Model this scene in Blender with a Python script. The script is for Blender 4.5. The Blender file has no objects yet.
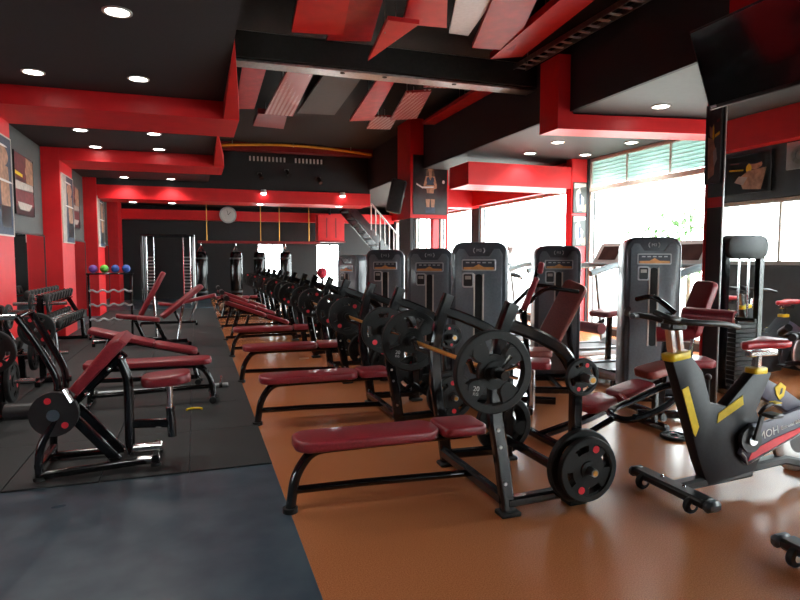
import bpy, bmesh, math, random
from mathutils import Vector, Matrix
R = math.radians
random.seed(7)
scene = bpy.context.scene
COL = scene.collection
# ------------------------------------------------------------------ camera, sky, exposure
cam_d = bpy.data.cameras.new('camera'); cam = bpy.data.objects.new('camera', cam_d); COL.objects.link(cam)
cam.location = (0, 0, 1.5); cam.rotation_euler = (R(86.0), 0, R(-18.82))
cam_d.sensor_width = 36; cam_d.lens = 27.0; cam_d.clip_end = 200
scene.camera = cam
scene.view_settings.view_transform = 'Standard'; scene.view_settings.look = 'None'
scene.view_settings.exposure = 0.6; scene.view_settings.gamma = 1; scene.view_settings.use_curve_mapping = False
SKY = 13.0
w = bpy.data.worlds.new('overcast_sky'); scene.world = w; w.use_nodes = True
w.node_tree.nodes['Background'].inputs[0].default_value = (0.93, 0.97, 1.0, 1)
w.node_tree.nodes['Background'].inputs[1].default_value = SKY
LAMP_W = 55.0          # watts of each downlight
try:
    scene.cycles.max_bounces = 8; scene.cycles.glossy_bounces = 4; scene.cycles.diffuse_bounces = 4
    scene.cycles.transparent_max_bounces = 12; scene.cycles.caustics_reflective = False; scene.cycles.caustics_refractive = False
    scene.cycles.sample_clamp_indirect = 4.0
except Exception: pass

# ------------------------------------------------------------------ materials
MATS = {}
def mat(name, col, rough=0.5, metal=0.0, var=0.12, scale=30.0, bump=0.0, coat=0.0, emit=None, spec=0.5, detail=4.0, col2=None):
    m = bpy.data.materials.new(name); m.use_nodes = True
    nt = m.node_tree; b = nt.nodes['Principled BSDF']
    b.inputs['Roughness'].default_value = rough; b.inputs['Metallic'].default_value = metal
    b.inputs['Coat Weight'].default_value = coat; b.inputs['Coat Roughness'].default_value = 0.08
    b.inputs['Specular IOR Level'].default_value = spec
    tc = nt.nodes.new('ShaderNodeTexCoord'); nz = nt.nodes.new('ShaderNodeTexNoise')
    nz.inputs['Scale'].default_value = scale; nz.inputs['Detail'].default_value = detail
    nt.links.new(tc.outputs['Object'], nz.inputs['Vector'])
    rp = nt.nodes.new('ShaderNodeValToRGB')
    c2 = col2 or tuple(min(1, c * (1 + var)) for c in col); c1 = col if col2 else tuple(c * (1 - var) for c in col)
    rp.color_ramp.elements[0].position = 0.35; rp.color_ramp.elements[1].position = 0.65
    rp.color_ramp.elements[0].color = (*c1, 1); rp.color_ramp.elements[1].color = (*c2, 1)
    nt.links.new(nz.outputs['Fac'], rp.inputs[0]); nt.links.new(rp.outputs[0], b.inputs['Base Color'])
    if bump:
        bp = nt.nodes.new('ShaderNodeBump'); bp.inputs['Strength'].default_value = bump; bp.inputs['Distance'].default_value = 0.01
        nt.links.new(nz.outputs['Fac'], bp.inputs['Height']); nt.links.new(bp.outputs[0], b.inputs['Normal'])
    if emit:
        b.inputs['Emission Color'].default_value = (*emit[0], 1); b.inputs['Emission Strength'].default_value = emit[1]
    MATS[name] = m
    return m
mat('red_paint', (0.72, 0.013, 0.018), 0.42, var=0.05, scale=4)
mat('red_gloss', (0.66, 0.012, 0.018), 0.38, var=0.08, scale=6, coat=0.1)
mat('pink_sheen', (0.50, 0.026, 0.034), 0.4, var=0.15, scale=5, spec=0.35)  # pinkish sheen of the red panels put into the base colour
mat('amber_paint', (0.75, 0.33, 0.03), 0.35, var=0.1, scale=8)
mat('dark_red', (0.22, 0.008, 0.012), 0.4, var=0.1, scale=8)
mat('ceiling_black', (0.013, 0.013, 0.015), 0.75, var=0.15, scale=60, bump=0.05)
mat('void_black', (0.010, 0.010, 0.010), 0.8, var=0.3, scale=20)
mat('soffit_grey', (0.046, 0.049, 0.047), 0.6, var=0.06, scale=10)
mat('wall_grey', (0.075, 0.085, 0.082), 0.6, var=0.06, scale=10)
mat('wall_dark', (0.030, 0.033, 0.035), 0.6, var=0.12, scale=8)
mat('wall_black', (0.009, 0.010, 0.011), 0.6, var=0.12, scale=8)
mat('orange_vinyl', (0.33, 0.105, 0.036), 0.26, scale=160, detail=8, col2=(0.52, 0.195, 0.078), spec=0.5)
mat('blue_vinyl', (0.034, 0.060, 0.084), 0.36, scale=5, detail=3, col2=(0.060, 0.090, 0.116), spec=0.4)
mat('rubber_mat', (0.014, 0.016, 0.017), 0.62, scale=220, detail=3, col2=(0.027, 0.030, 0.031), bump=0.12, spec=0.35)
mat('black_gloss', (0.006, 0.006, 0.007), 0.14, var=0.2, scale=12, coat=0.0, spec=0.5)
mat('black_plastic', (0.014, 0.014, 0.015), 0.42, var=0.2, scale=40)
mat('rubber', (0.011, 0.012, 0.012), 0.55, var=0.2, scale=60, bump=0.05, spec=0.3)
mat('maroon_leather', (0.24, 0.019, 0.028), 0.36, var=0.14, scale=70, bump=0.08, coat=0.15)
mat('brown_leather', (0.25, 0.060, 0.048), 0.38, var=0.14, scale=70, bump=0.08, coat=0.15)
mat('red_saddle', (0.50, 0.020, 0.030), 0.32, var=0.1, scale=50, coat=0.3)
mat('chrome', (0.78, 0.78, 0.79), 0.14, 1.0, var=0.05, scale=20)
mat('steel', (0.45, 0.45, 0.44), 0.32, 1.0, var=0.12, scale=20)
mat('brass', (0.80, 0.40, 0.08), 0.3, 0.7, var=0.12, scale=60)
mat('yellow_paint', (0.82, 0.58, 0.02), 0.35, var=0.06, scale=30)
mat('white_paint', (0.75, 0.75, 0.73), 0.4, var=0.05, scale=20)
mat('silver_paint', (0.52, 0.54, 0.56), 0.3, 0.3, var=0.06, scale=20)
mat('shroud_grey', (0.055, 0.066, 0.080), 0.34, var=0.1, scale=50, coat=0.25)
mat('shroud_light', (0.15, 0.172, 0.195), 0.36, var=0.08, scale=50, coat=0.2)
mat('bike_grey', (0.017, 0.019, 0.023), 0.45, var=0.12, scale=40, spec=0.3)
mat('bike_purple', (0.085, 0.08, 0.115), 0.4, var=0.1, scale=30, spec=0.4)
mat('rail_blue', (0.36, 0.46, 0.50), 0.4, var=0.06, scale=20)
mat('screen_black', (0.006, 0.006, 0.007), 0.08, var=0.1, scale=5)
mat('screen_brown', (0.10, 0.055, 0.05), 0.15, var=0.2, scale=5)
mat('orange_print', (0.75, 0.35, 0.12), 0.4, var=0.1, scale=20)
mat('red_print', (0.75, 0.03, 0.05), 0.35, var=0.05, scale=20)
mat('skin_print', (0.42, 0.22, 0.13), 0.5, var=0.3, scale=14)
mat('cream_print', (0.42, 0.38, 0.34), 0.5, var=0.15, scale=14)
mat('maroon_print', (0.14, 0.02, 0.025), 0.5, var=0.3, scale=12)
mat('navy_print', (0.03, 0.05, 0.09), 0.5, var=0.3, scale=14)
mat('poster_black', (0.012, 0.014, 0.016), 0.3, var=0.3, scale=10)
mat('louvre_green', (0.55, 0.68, 0.64), 0.4, var=0.06, scale=8)
mat('frame_cream', (0.62, 0.56, 0.50), 0.4, var=0.06, scale=20)
mat('leaf_green', (0.10, 0.22, 0.06), 0.5, var=0.35, scale=9)
mat('bark', (0.12, 0.08, 0.05), 0.8, var=0.3, scale=20)
mat('paving', (0.50, 0.49, 0.46), 0.8, var=0.08, scale=3)
mat('purple_ball', (0.16, 0.05, 0.30), 0.4, var=0.1, scale=20)
mat('green_ball', (0.13, 0.50, 0.05), 0.4, var=0.1, scale=20)
mat('blue_ball', (0.03, 0.09, 0.38), 0.4, var=0.1, scale=20)
mat('brown_ball', (0.15, 0.10, 0.06), 0.45, var=0.2, scale=20)
mat('pink_rubber', (0.65, 0.04, 0.08), 0.4, var=0.1, scale=20)
mat('facade', (0.62, 0.62, 0.60), 0.8, var=0.05, scale=2)
mat('lamp_glow', (1, 1, 1), 0.5, var=0.0, emit=((1.0, 0.96, 0.90), 14.0))
mat('tube_glow', (1, 1, 1), 0.5, var=0.0, emit=((0.9, 0.95, 1.0), 2.0))
def mirror_mat():
    m = mat('mirror', (0.86, 0.88, 0.88), 0.01, 1.0, var=0.01, scale=3); return m
mirror_mat()
def worn_gloss(name, lo, hi, scale):
    nt = MATS[name].node_tree; b = nt.nodes['Principled BSDF']; tc = nt.nodes.new('ShaderNodeTexCoord'); nz = nt.nodes.new('ShaderNodeTexNoise'); nz.inputs['Scale'].default_value = scale; nz.inputs['Detail'].default_value = 1
    mr = nt.nodes.new('ShaderNodeMapRange'); mr.inputs['From Min'].default_value = .2; mr.inputs['From Max'].default_value = .8; mr.inputs['To Min'].default_value = lo; mr.inputs['To Max'].default_value = hi
    nt.links.new(tc.outputs['Object'], nz.inputs['Vector']); nt.links.new(nz.outputs['Fac'], mr.inputs['Value']); nt.links.new(mr.outputs[0], b.inputs['Roughness'])
worn_gloss('orange_vinyl', .21, .28, 1.6); worn_gloss('blue_vinyl', .26, .42, 1.8)
def glass_mat():
    m = bpy.data.materials.new('window_glass'); m.use_nodes = True; nt = m.node_tree
    nt.nodes.remove(nt.nodes['Principled BSDF']); out = nt.nodes['Material Output']
    t = nt.nodes.new('ShaderNodeBsdfTransparent'); t.inputs[0].default_value = (0.95, 0.98, 0.97, 1)
    g = nt.nodes.new('ShaderNodeBsdfGlossy'); g.inputs['Roughness'].default_value = 0.02
    mx = nt.nodes.new('ShaderNodeMixShader')
    mx.inputs[0].default_value = 0.05; nt.links.new(t.outputs[0], mx.inputs[1]); nt.links.new(g.outputs[0], mx.inputs[2])
    nt.links.new(mx.outputs[0], out.inputs[0]); MATS['window_glass'] = m
glass_mat()
def louvre():
    m = MATS['louvre_green']; nt = m.node_tree; b = nt.nodes['Principled BSDF']; out = nt.nodes['Material Output']
    t = nt.nodes.new('ShaderNodeBsdfTranslucent'); t.inputs[0].default_value = (0.62, 0.78, 0.74, 1); mx = nt.nodes.new('ShaderNodeMixShader'); mx.inputs[0].default_value = 0.35
    nt.links.new(b.outputs[0], mx.inputs[1]); nt.links.new(t.outputs[0], mx.inputs[2]); nt.links.new(mx.outputs[0], out.inputs[0])
louvre()
def perforated():
    m = mat('perforated_red', (0.42, 0.03, 0.03), 0.35, var=0.05)
    nt = m.node_tree; b = nt.nodes['Principled BSDF']
    tc = nt.nodes.new('ShaderNodeTexCoord'); vo = nt.nodes.new('ShaderNodeTexVoronoi'); vo.inputs['Scale'].default_value = 13; vo.inputs['Randomness'].default_value = 0
    nt.links.new(tc.outputs['Object'], vo.inputs['Vector'])
    rp = nt.nodes.new('ShaderNodeValToRGB'); rp.color_ramp.interpolation = 'CONSTANT'
    rp.color_ramp.elements[0].color = (0.62, 0.42, 0.40, 1); rp.color_ramp.elements[1].color = (0.34, 0.02, 0.022, 1); rp.color_ramp.elements[1].position = 0.36
    nt.links.new(vo.outputs['Distance'], rp.inputs[0]); nt.links.new(rp.outputs[0], b.inputs['Base Color'])
perforated()

# ------------------------------------------------------------------ mesh builder
def rot_to(d):
    return Vector((0, 0, 1)).rotation_difference(Vector(d).normalized()).to_matrix().to_4x4()
def TM(loc=(0, 0, 0), rx=0, ry=0, rz=0):
    return Matrix.Translation(loc) @ Matrix.Rotation(R(rz), 4, 'Z') @ Matrix.Rotation(R(ry), 4, 'Y') @ Matrix.Rotation(R(rx), 4, 'X')
def rnd(pts, rad=0.08, k=4):
    P = [Vector(p) for p in pts]; out = [P[0]]
    for a, b, c in zip(P, P[1:], P[2:]):
        u = (a - b); v = (c - b); r = min(rad, u.length * .45, v.length * .45)
        p0 = b + u.normalized() * r; p1 = b + v.normalized() * r
        for i in range(k + 1):
            t = i / k; out.append(p0 * (1 - t) ** 2 + b * 2 * t * (1 - t) + p1 * t * t)
    out.append(P[-1]); return out
class MB:
    def __init__(s): s.v = []; s.f = []; s.mi = []; s.m = 0; s.M = Matrix()
    def add(s, vs, fs):
        o = len(s.v); s.v += [tuple(s.M @ Vector(v)) for v in vs]; s.f += [tuple(i + o for i in f) for f in fs]; s.mi += [s.m] * len(fs); return s
    def mat(s, i): s.m = i; return s
    def bm_add(s, bm, T=Matrix()):
        bm.verts.index_update(); s.add([T @ v.co for v in bm.verts], [[v.index for v in f.verts] for f in bm.faces]); bm.free(); return s
    def box(s, c, sz, bev=0.0, T=None, seg=1):
        bm = bmesh.new(); bmesh.ops.create_cube(bm, size=1)
        for v in bm.verts: v.co = Vector((v.co.x * sz[0], v.co.y * sz[1], v.co.z * sz[2]))
        if bev: bmesh.ops.bevel(bm, geom=list(bm.edges), offset=min(bev, min(sz) * .45), segments=seg, profile=.5, affect='EDGES')
        return s.bm_add(bm, Matrix.Translation(c) @ (T or Matrix()))
    def prism(s, poly, h, T=Matrix(), bev=0.0, seg=2):
        # polygon in local XY, thickness h centred in local Z
        bm = bmesh.new(); n = len(poly)
        a = [bm.verts.new((x, y, -h / 2)) for x, y in poly]; b = [bm.verts.new((x, y, h / 2)) for x, y in poly]
        fa = bm.faces.new(a[::-1]); fb = bm.faces.new(b)
        for i in range(n): bm.faces.new((a[i], a[(i + 1) % n], b[(i + 1) % n], b[i]))
        bmesh.ops.recalc_face_normals(bm, faces=list(bm.faces))
        if bev:
            ed = set(fa.edges) | set(fb.edges); bmesh.ops.bevel(bm, geom=list(ed), offset=bev, segments=seg, profile=.5, affect='EDGES')
        return s.bm_add(bm, T)
    def tube(s, pts, r, n=10, caps=True, closed=False):
        P = [Vector(p) for p in pts]; N = len(P); rs = r if isinstance(r, (list, tuple)) else [r] * N
        def tan(i):
            if closed: return (P[(i + 1) % N] - P[i - 1]).normalized()
            return (P[min(i + 1, N - 1)] - P[max(i - 1, 0)]).normalized()
        t0 = tan(0); u = t0.orthogonal().normalized(); vs = []
        for i in range(N):
            t = tan(i); u = (u - t * u.dot(t)); u = u.normalized() if u.length > 1e-6 else t.orthogonal().normalized()
            w2 = t.cross(u)
            for k in range(n):
                a = 2 * math.pi * k / n; vs.append(P[i] + (u * math.cos(a) + w2 * math.sin(a)) * rs[i])
        fs = []
        for i in range(N if closed else N - 1):
            j = (i + 1) % N
            for k in range(n): fs.append((i * n + k, i * n + (k + 1) % n, j * n + (k + 1) % n, j * n + k))
        if caps and not closed: fs.append(tuple(range(n))[::-1]); fs.append(tuple(range((N - 1) * n, N * n)))
        return s.add(vs, fs)
    def rtube(s, pts, wy, wz, up=(0, 1, 0)):
        # rectangular tube: wy across the axis 'up', wz across the other; chamfered corners
        P = [Vector(p) for p in pts]; N = len(P); U = Vector(up); vs = []
        c = min(wy, wz) * .22; a, b = wy / 2, wz / 2
        prof = [(-a + c, -b), (a - c, -b), (a, -b + c), (a, b - c), (a - c, b), (-a + c, b), (-a, b - c), (-a, -b + c)]
        for i in range(N):
            t = (P[min(i + 1, N - 1)] - P[max(i - 1, 0)]).normalized(); u = (U - t * U.dot(t)).normalized(); w2 = t.cross(u)
            for x, y in prof: vs.append(P[i] + u * x + w2 * y)
        fs = [(i * 8 + k, i * 8 + (k + 1) % 8, (i + 1) * 8 + (k + 1) % 8, (i + 1) * 8 + k) for i in range(N - 1) for k in range(8)]
        fs += [tuple(range(8))[::-1], tuple(range((N - 1) * 8, N * 8))]
        return s.add(vs, fs)
    def cyl(s, p0, p1, r, n=16, r1=None): return s.tube([p0, p1], [r, r if r1 is None else r1], n)
    def lathe(s, prof, T=Matrix(), n=24, closed=False):
        vs = []; m = len(prof)
        for k in range(n):
            a = 2 * math.pi * k / n
            for r_, z in prof: vs.append(T @ Vector((r_ * math.cos(a), r_ * math.sin(a), z)))
        fs = []; mm = m if closed else m - 1
        for k in range(n):
            k2 = (k + 1) % n
            for i in range(mm): j = (i + 1) % m; fs.append((k * m + i, k2 * m + i, k2 * m + j, k * m + j))
        return s.add(vs, fs)
    def disc(s, T, r, n=20, h=0.002): return s.lathe([(0.0001, -h / 2), (r, -h / 2), (r, h / 2), (0.0001, h / 2)], T, n)
    def sphere(s, c, r, n=16, m=10, sc=(1, 1, 1)):
        prof = [(max(1e-4, math.sin(math.pi * i / m)) * r, -math.cos(math.pi * i / m) * r) for i in range(m + 1)]
        return s.lathe(prof, Matrix.Translation(c) @ Matrix.Diagonal((*sc, 1)), n)
    def pad(s, L, W, T_, T=Matrix(), rc=0.06, bev=0.018):
        return s.prism(rrect(L, W, rc), T_, T, bev, 3)
    def build(s, name, mats, parent=None, smooth=38):
        me = bpy.data.meshes.new(name); me.from_pydata(s.v, [], s.f)
        for m in ([mats] if isinstance(mats, str) else mats): me.materials.append(MATS[m])
        if any(s.mi): me.polygons.foreach_set('material_index', s.mi)
        bm = bmesh.new(); bm.from_mesh(me); bmesh.ops.recalc_face_normals(bm, faces=list(bm.faces)); bm.to_mesh(me); bm.free()
        me.shade_smooth(); me.set_sharp_from_angle(angle=R(smooth)); me.update()
        o = bpy.data.objects.new(name, me); COL.objects.link(o)
        if parent: o.parent = parent
        return o
def rrect(L, W, r, k=5):
    r = min(r, L * .49, W * .49); out = []
    for cx, cy, a0 in ((L / 2 - r, W / 2 - r, 0), (-L / 2 + r, W / 2 - r, 90), (-L / 2 + r, -W / 2 + r, 180), (L / 2 - r, -W / 2 + r, 270)):
        for i in range(k + 1): a = R(a0 + 90 * i / k); out.append((cx + r * math.cos(a), cy + r * math.sin(a)))
    return out
XZ = Matrix.Rotation(R(90), 4, 'X')      # local (x,y) -> world (x,z)
YZ = Matrix.Rotation(R(90), 4, 'Z') @ XZ  # local (x,y) -> world (y,z), thickness along x
def tag(o, label=None, cat=None, group=None, kind=None):
    if label: o['label'] = label
    if cat: o['category'] = cat
    if group: o['group'] = group
    if kind: o['kind'] = kind
    return o
def thing(name, label, cat, loc=(0, 0, 0), rz=0, group=None):
    o = bpy.data.objects.new(name, None); o.empty_display_size = .1; COL.objects.link(o)
    o.location = loc; o.rotation_euler = (0, 0, R(rz)); return tag(o, label, cat, group)
def struct(o, label): return tag(o, label, kind='structure')
def copy_tree(o, parent=None):
    c = o.copy(); COL.objects.link(c)
    if parent is not None: c.parent = parent
    for ch in o.children: copy_tree(ch, c)
    return c
def text(body, size, T, m, parent, name='lettering', ext=0.001, align='CENTER'):
    cu = bpy.data.curves.new(name, 'FONT'); cu.body = body; cu.size = size; cu.extrude = ext; cu.align_x = align; cu.align_y = 'CENTER'; cu.resolution_u = 2
    tmp = bpy.data.objects.new('tmp', cu); me = bpy.data.meshes.new_from_object(tmp); me.name = name; bpy.data.objects.remove(tmp); bpy.data.curves.remove(cu)
    me.materials.clear(); me.materials.append(MATS[m]); me.transform(T)
    o = bpy.data.objects.new(name, me); COL.objects.link(o); o.parent = parent
    return o

# ================================================================== ROOM
XL, XR, YF, YB = -2.67, 7.6, -3.0, 23.4
ZL, ZC, ZR = 3.56, 4.6, 3.5
def slab(name, x0, x1, y0, y1, z0, z1, m, label, parent=None):
    o = MB().box(((x0 + x1) / 2, (y0 + y1) / 2, (z0 + z1) / 2), (x1 - x0, y1 - y0, z1 - z0)).build(name, m, parent)
    return struct(o, label) if parent is None else o
slab('floor', 0.5, XR, YF, YB, -0.1, 0, 'orange_vinyl', 'terracotta orange speckled vinyl floor under the bench row')
slab('floor', XL, 0.5, YF, YB, -0.1, 0, 'blue_vinyl', 'dark slate blue vinyl floor before the black rubber mats')
# rubber mat area: every tile a piece
mt = thing('rubber_floor', 'black rubber mat tiles laid under the preacher curl machine', None, (0, 0, 0)); mt['kind'] = 'structure'
tile = None; x0m, y0m, tw, tl = 0.5, 4.36, 0.57, 1.03
for i in range(5):
    for j in range(14):
        if tile is None:
            tile = MB().box((0, 0, 0.006), (tw - .004, tl - .004, .012), .003).build('mat_tile', 'rubber_mat', mt); o = tile
        else:
            o = tile.copy(); COL.objects.link(o); o.parent = mt
        o.location = (x0m - tw * (i + .5), y0m + tl * (j + .5), 0)
# walls
bw = MB(); BO = [(2.25, 3.25, .85, 2.05), (4.50, 5.45, .02, 2.05)]; x = XL
for (a, b, c, d) in BO:
    bw.box(((x + a) / 2, YB + .1, ZC / 2), (a - x, .2, ZC)); bw.box(((a + b) / 2, YB + .1, c / 2), (b - a, .2, c)); bw.box(((a + b) / 2, YB + .1, (d + ZC) / 2), (b - a, .2, ZC - d)); x = b
bw.box(((x + XR) / 2, YB + .1, ZC / 2), (XR - x, .2, ZC)); struct(bw.build('wall_back', 'wall_black'), 'dark grey back wall behind the punching bags')
for i, (a, b, c, d) in enumerate(BO):
    wn = thing(['window_8', 'door_1'][i], ['bright window in the back wall behind the punching bags', 'bright glazed doorway in the back wall under the red box'][i], None, (0, YB + .06, 0)); wn['kind'] = 'structure'
    fr = MB()
    for z in (c + .02, d - .02): fr.box(((a + b) / 2, 0, z), (b - a, .06, .04), .004)
    for q in (a + .02, b - .02): fr.box((q, 0, (c + d) / 2), (.04, .06, d - c), .004)
    fr.build('frame', 'black_plastic', wn); MB().box(((a + b) / 2 + .08, 0, (c + d) / 2), (.05, .05, d - c - .08), .004).build('mullion', 'black_plastic', wn)
    for q0, q1 in ((a + .04, (a + b) / 2 + .055), ((a + b) / 2 + .105, b - .04)): MB().box(((q0 + q1) / 2, 0, (c + d) / 2), (q1 - q0, .008, d - c - .08)).build('pane', 'window_glass', wn)
fw_ = MB(); FO = (4.4, 7.0, .9, 2.4)
fw_.box(((XL + FO[0]) / 2, YF - .1, ZC / 2), (FO[0] - XL, .2, ZC)); fw_.box(((XR + FO[1]) / 2, YF - .1, ZC / 2), (XR - FO[1], .2, ZC)); fw_.box(((FO[0] + FO[1]) / 2, YF - .1, FO[2] / 2), (FO[1] - FO[0], .2, FO[2])); fw_.box(((FO[0] + FO[1]) / 2, YF - .1, (FO[3] + ZC) / 2), (FO[1] - FO[0], .2, ZC - FO[3]))
struct(fw_.build('wall_front', 'wall_grey'), 'grey entrance wall behind the photographer')
wn = thing('window_9', 'added unseen window behind the photographer, lighting the machine fronts', None, (0, YF - .1, 0)); wn['kind'] = 'structure'  # unseen window, added and sized to light the machine fronts
for k in range(3): MB().box((FO[0] + .04 + k * (FO[1] - FO[0] - .08) / 2, 0, (FO[2] + FO[3]) / 2), (.06, .08, FO[3] - FO[2]), .005).build('mullion', 'frame_cream', wn)
for k in range(2): MB().box((FO[0] + .67 + k * 1.26, 0, (FO[2] + FO[3]) / 2), (1.2, .008, FO[3] - FO[2])).build('pane', 'window_glass', wn)
wl = slab('wall_left', XL - .2, XL, YF, YB, 0, ZC, 'wall_grey', 'grey wall with red piers and mirrors under the panels')
PIL = [(-0.4, 0.8), (4.0, 5.2), (8.4, 9.6), (12.8, 14.0), (17.2, 18.4), (21.6, 22.8)]
ordn = ['first', 'second', 'third', 'fourth', 'fifth', 'sixth']
n_trim = 0
def trim(mb, m, label, name=None):
    global n_trim; n_trim += 1
    return struct(mb.build(name or f'trim_{n_trim}', m), label)
XP = -2.36
for i, (a, b) in enumerate(PIL):
    trim(MB().box(((XL + XP) / 2, (a + b) / 2, ZL / 2), (XP - XL, b - a, ZL), .004), 'red_paint', f'red painted wall pier, {ordn[i]} along the mirrored wall')
for i in range(5):
    a, b = PIL[i][1], PIL[i + 1][0]
    # mirror in each bay, below the grey panel
    mi = thing('wall_mirror', f'tall wall mirror between red piers, {ordn[i]} bay along the wall', 'mirror', (XL, (a + b) / 2, 0), group='wall mirrors between the red piers')
    MB().box((.012, 0, 1.05), (.01, b - a - .03, 1.7)).build('mirror_glass', 'mirror', mi)
    m_ = MB()
    for z in (.19, 1.91): m_.box((.014, 0, z), (.024, b - a - .01, .03), .004)
    for y in (-1, 1): m_.box((.014, y * (b - a - .03) / 2, 1.05), (.024, .03, 1.7), .004)
    m_.build('mirror_frame', 'black_plastic', mi)
# right wall with window openings  (y0,y1,z0,z1)
WIN = [(-2.4, 1.3, 0.25, 2.33), (1.5, 4.35, 1.40, 2.33), (4.9, 6.9, 0.25, 3.3), (7.2, 10.45, 0.12, 3.5), (10.75, 15.4, 0.12, 2.95), (15.9, 19.6, 0.12, 2.95), (20.1, 22.9, 0.12, 2.95)]
wm = MB(); y = YF
for (a, b, c, d) in WIN:
    wm.box((XR + .1, (y + a) / 2, ZC / 2), (.2, a - y, ZC)); wm.box((XR + .1, (a + b) / 2, c / 2), (.2, b - a, c)); wm.box((XR + .1, (a + b) / 2, (d + ZC) / 2), (.2, b - a, ZC - d)); y = b
wm.box((XR + .1, (y + YB) / 2, ZC / 2), (.2, YB - y, ZC))
struct(wm.build('wall_right', 'wall_dark'), 'dark window wall with big bright openings')
for i, (a, b, c, d) in enumerate(WIN):
    wn = thing(f'window_{i+1}', ['wide window behind the spin bikes', 'low strip window reflected in the mirrored pier', 'window hidden beside the mirrored pier', 'large bright window with pale louvred panes along its top', 'bright window beyond the red pier with two small posters', 'far bright window behind the poster column', 'farthest bright window near the back wall'][i], None, (XR + .08, 0, 0)); wn['kind'] = 'structure'
    npn = max(2, round((b - a) / 1.35)) if i != 3 else 3
    tz = 2.88 if i == 3 else None
    st = (b - a) / npn
    fr = MB()
    for z in (c + .03, d - .03): fr.box((0, (a + b) / 2, z), (.07, b - a, .06), .005)
    for y in (a + .025, b - .025): fr.box((0, y, (c + d) / 2), (.07, .05, d - c), .005)
    fr.build('window_frame', 'frame_cream', wn)
    if tz: MB().box((-.02, (a + b) / 2, tz), (.12, b - a - .1, .09), .006).build('transom', 'frame_cream', wn)
    for k in range(1, npn): MB().box((0, a + st * k, (c + (tz or d)) / 2 if i != 3 else (tz + d) / 2), (.05, .035, (tz or d) - c if i != 3 else d - tz - .05), .004).build('mullion', 'frame_cream', wn)
    for k in range(npn):
        y0, y1 = a + st * k + .02, a + st * (k + 1) - .02
        MB().box((0, (y0 + y1) / 2, (c + (tz or d)) / 2), (.008, y1 - y0, (tz or d) - c - .1)).build('pane', 'window_glass', wn)
        if tz:
            for q in range(7):
                z = tz + .09 + q * (d - tz - .14) / 7
                MB().box((0, (y0 + y1) / 2, z + .02), (.008, y1 - y0, .088), 0, Matrix.Rotation(R(14), 4, 'Y')).build('louvre', 'louvre_green', wn)
# posters pier on the right wall and red lining
trim(MB().box((7.42, 10.58, ZR / 2), (.36, .2, ZR), .004), 'red_paint', 'red pier with two small posters between the bright windows')
trim(MB().box((7.5, 7.05, ZR / 2), (.2, .28, ZR), .004), 'red_paint', 'narrow red pier beside the large louvred window')
trim(MB().box((7.5, 2.0, 3.28), (.2, 9.0, .44), .004), 'red_paint', 'red band along the top of the wall over the spin bikes')
# ceilings
slab('ceiling', XL, XR, YF, YB, ZC, ZC + .15, 'void_black', 'black high ceiling above the hanging red panels')
slab('ceiling', XL, 0.4, YF, 17.3, ZL, ZC, 'ceiling_black', 'black lowered ceiling with round downlights over the mats')
slab('ceiling', XL, 4.95, 17.3, YB, 3.38, ZC, 'ceiling_black', 'black lowered ceiling at the far end with downlights')
slab('ceiling', 4.95, XR, YF, YB, ZR, ZC, 'soffit_grey', 'grey lowered ceiling beside the windows with downlights')
slab('trim_fascia', 4.90, 4.95, YF, 17.3, ZR, ZC, 'ceiling_black', 'black vertical fascia edging the grey lowered ceiling')
trim(MB().box((4.875, 3.2, 4.05), (.05, 2.7, 1.08), .003), 'red_paint', 'red facing above the television beside the mirrored pier')
# red beams, left side
def wedge(x0, x1, ya, yb, z0, z1, label):
    m_ = MB().add([(x0, ya, z1), (x0, yb, z1), (x0, yb, z0), (x1, yb, z0), (x1, yb, z1)], [(0, 1, 2), (0, 2, 3), (0, 3, 4), (0, 4, 1), (1, 4, 3, 2)])
    trim(m_, 'red_paint', label)
for i, (a, b) in list(enumerate(PIL[:4]))[2:]:
    trim(MB().box(((XP + .6) / 2, (a + b) / 2, (ZL + 3.34) / 2), (.6 - XP, b - a, ZL - 3.34 + .02), .003), 'red_paint', f'red ceiling beam over the mats, {ordn[i]} along the room')
    wedge(.4, .6, a - 2.4, a, 3.34, 3.57, f'tapering red fin at the end of {ordn[i]} beam over the mats')
trim(MB().box((1.14, 17.8, 3.215), (7.62, 1.1, .35), .003), 'red_paint', 'long red beam crossing the far end with downlights under it')
trim(MB().box((2.4, 22.9, 3.02), (10.1, .5, .34), .003), 'red_paint', 'red beam on the back wall behind the clock')
# right side: L-shaped hanging beam
bm_r = MB()
bm_r.prism([(4.73, 7.2), (XR, 6.72), (XR, 7.18), (4.73, 7.66)], .205, Matrix.Translation((0, 0, 3.367)))
bm_r.prism([(4.73, 7.2), (4.945, 7.164), (4.945, 7.624), (4.73, 7.66)], .80, Matrix.Translation((0, 0, 3.86)))
trim(bm_r, 'red_paint', 'red beam with an upturned end beside the grey ceiling')
trim(MB().box((6.27, 10.95, 3.115), (2.64, .9, .43), .003), 'red_paint', 'deep red beam meeting the pier with two small posters')
trim(MB().box((6.5, 15.65, 3.2), (2.2, .5, .6), .003), 'red_paint', 'red beam over the far windows behind the poster column')
trim(MB().box((7.5, 17.0, 3.22), (.2, 12, .54), .003), 'red_paint', 'red band above the far windows')
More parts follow.
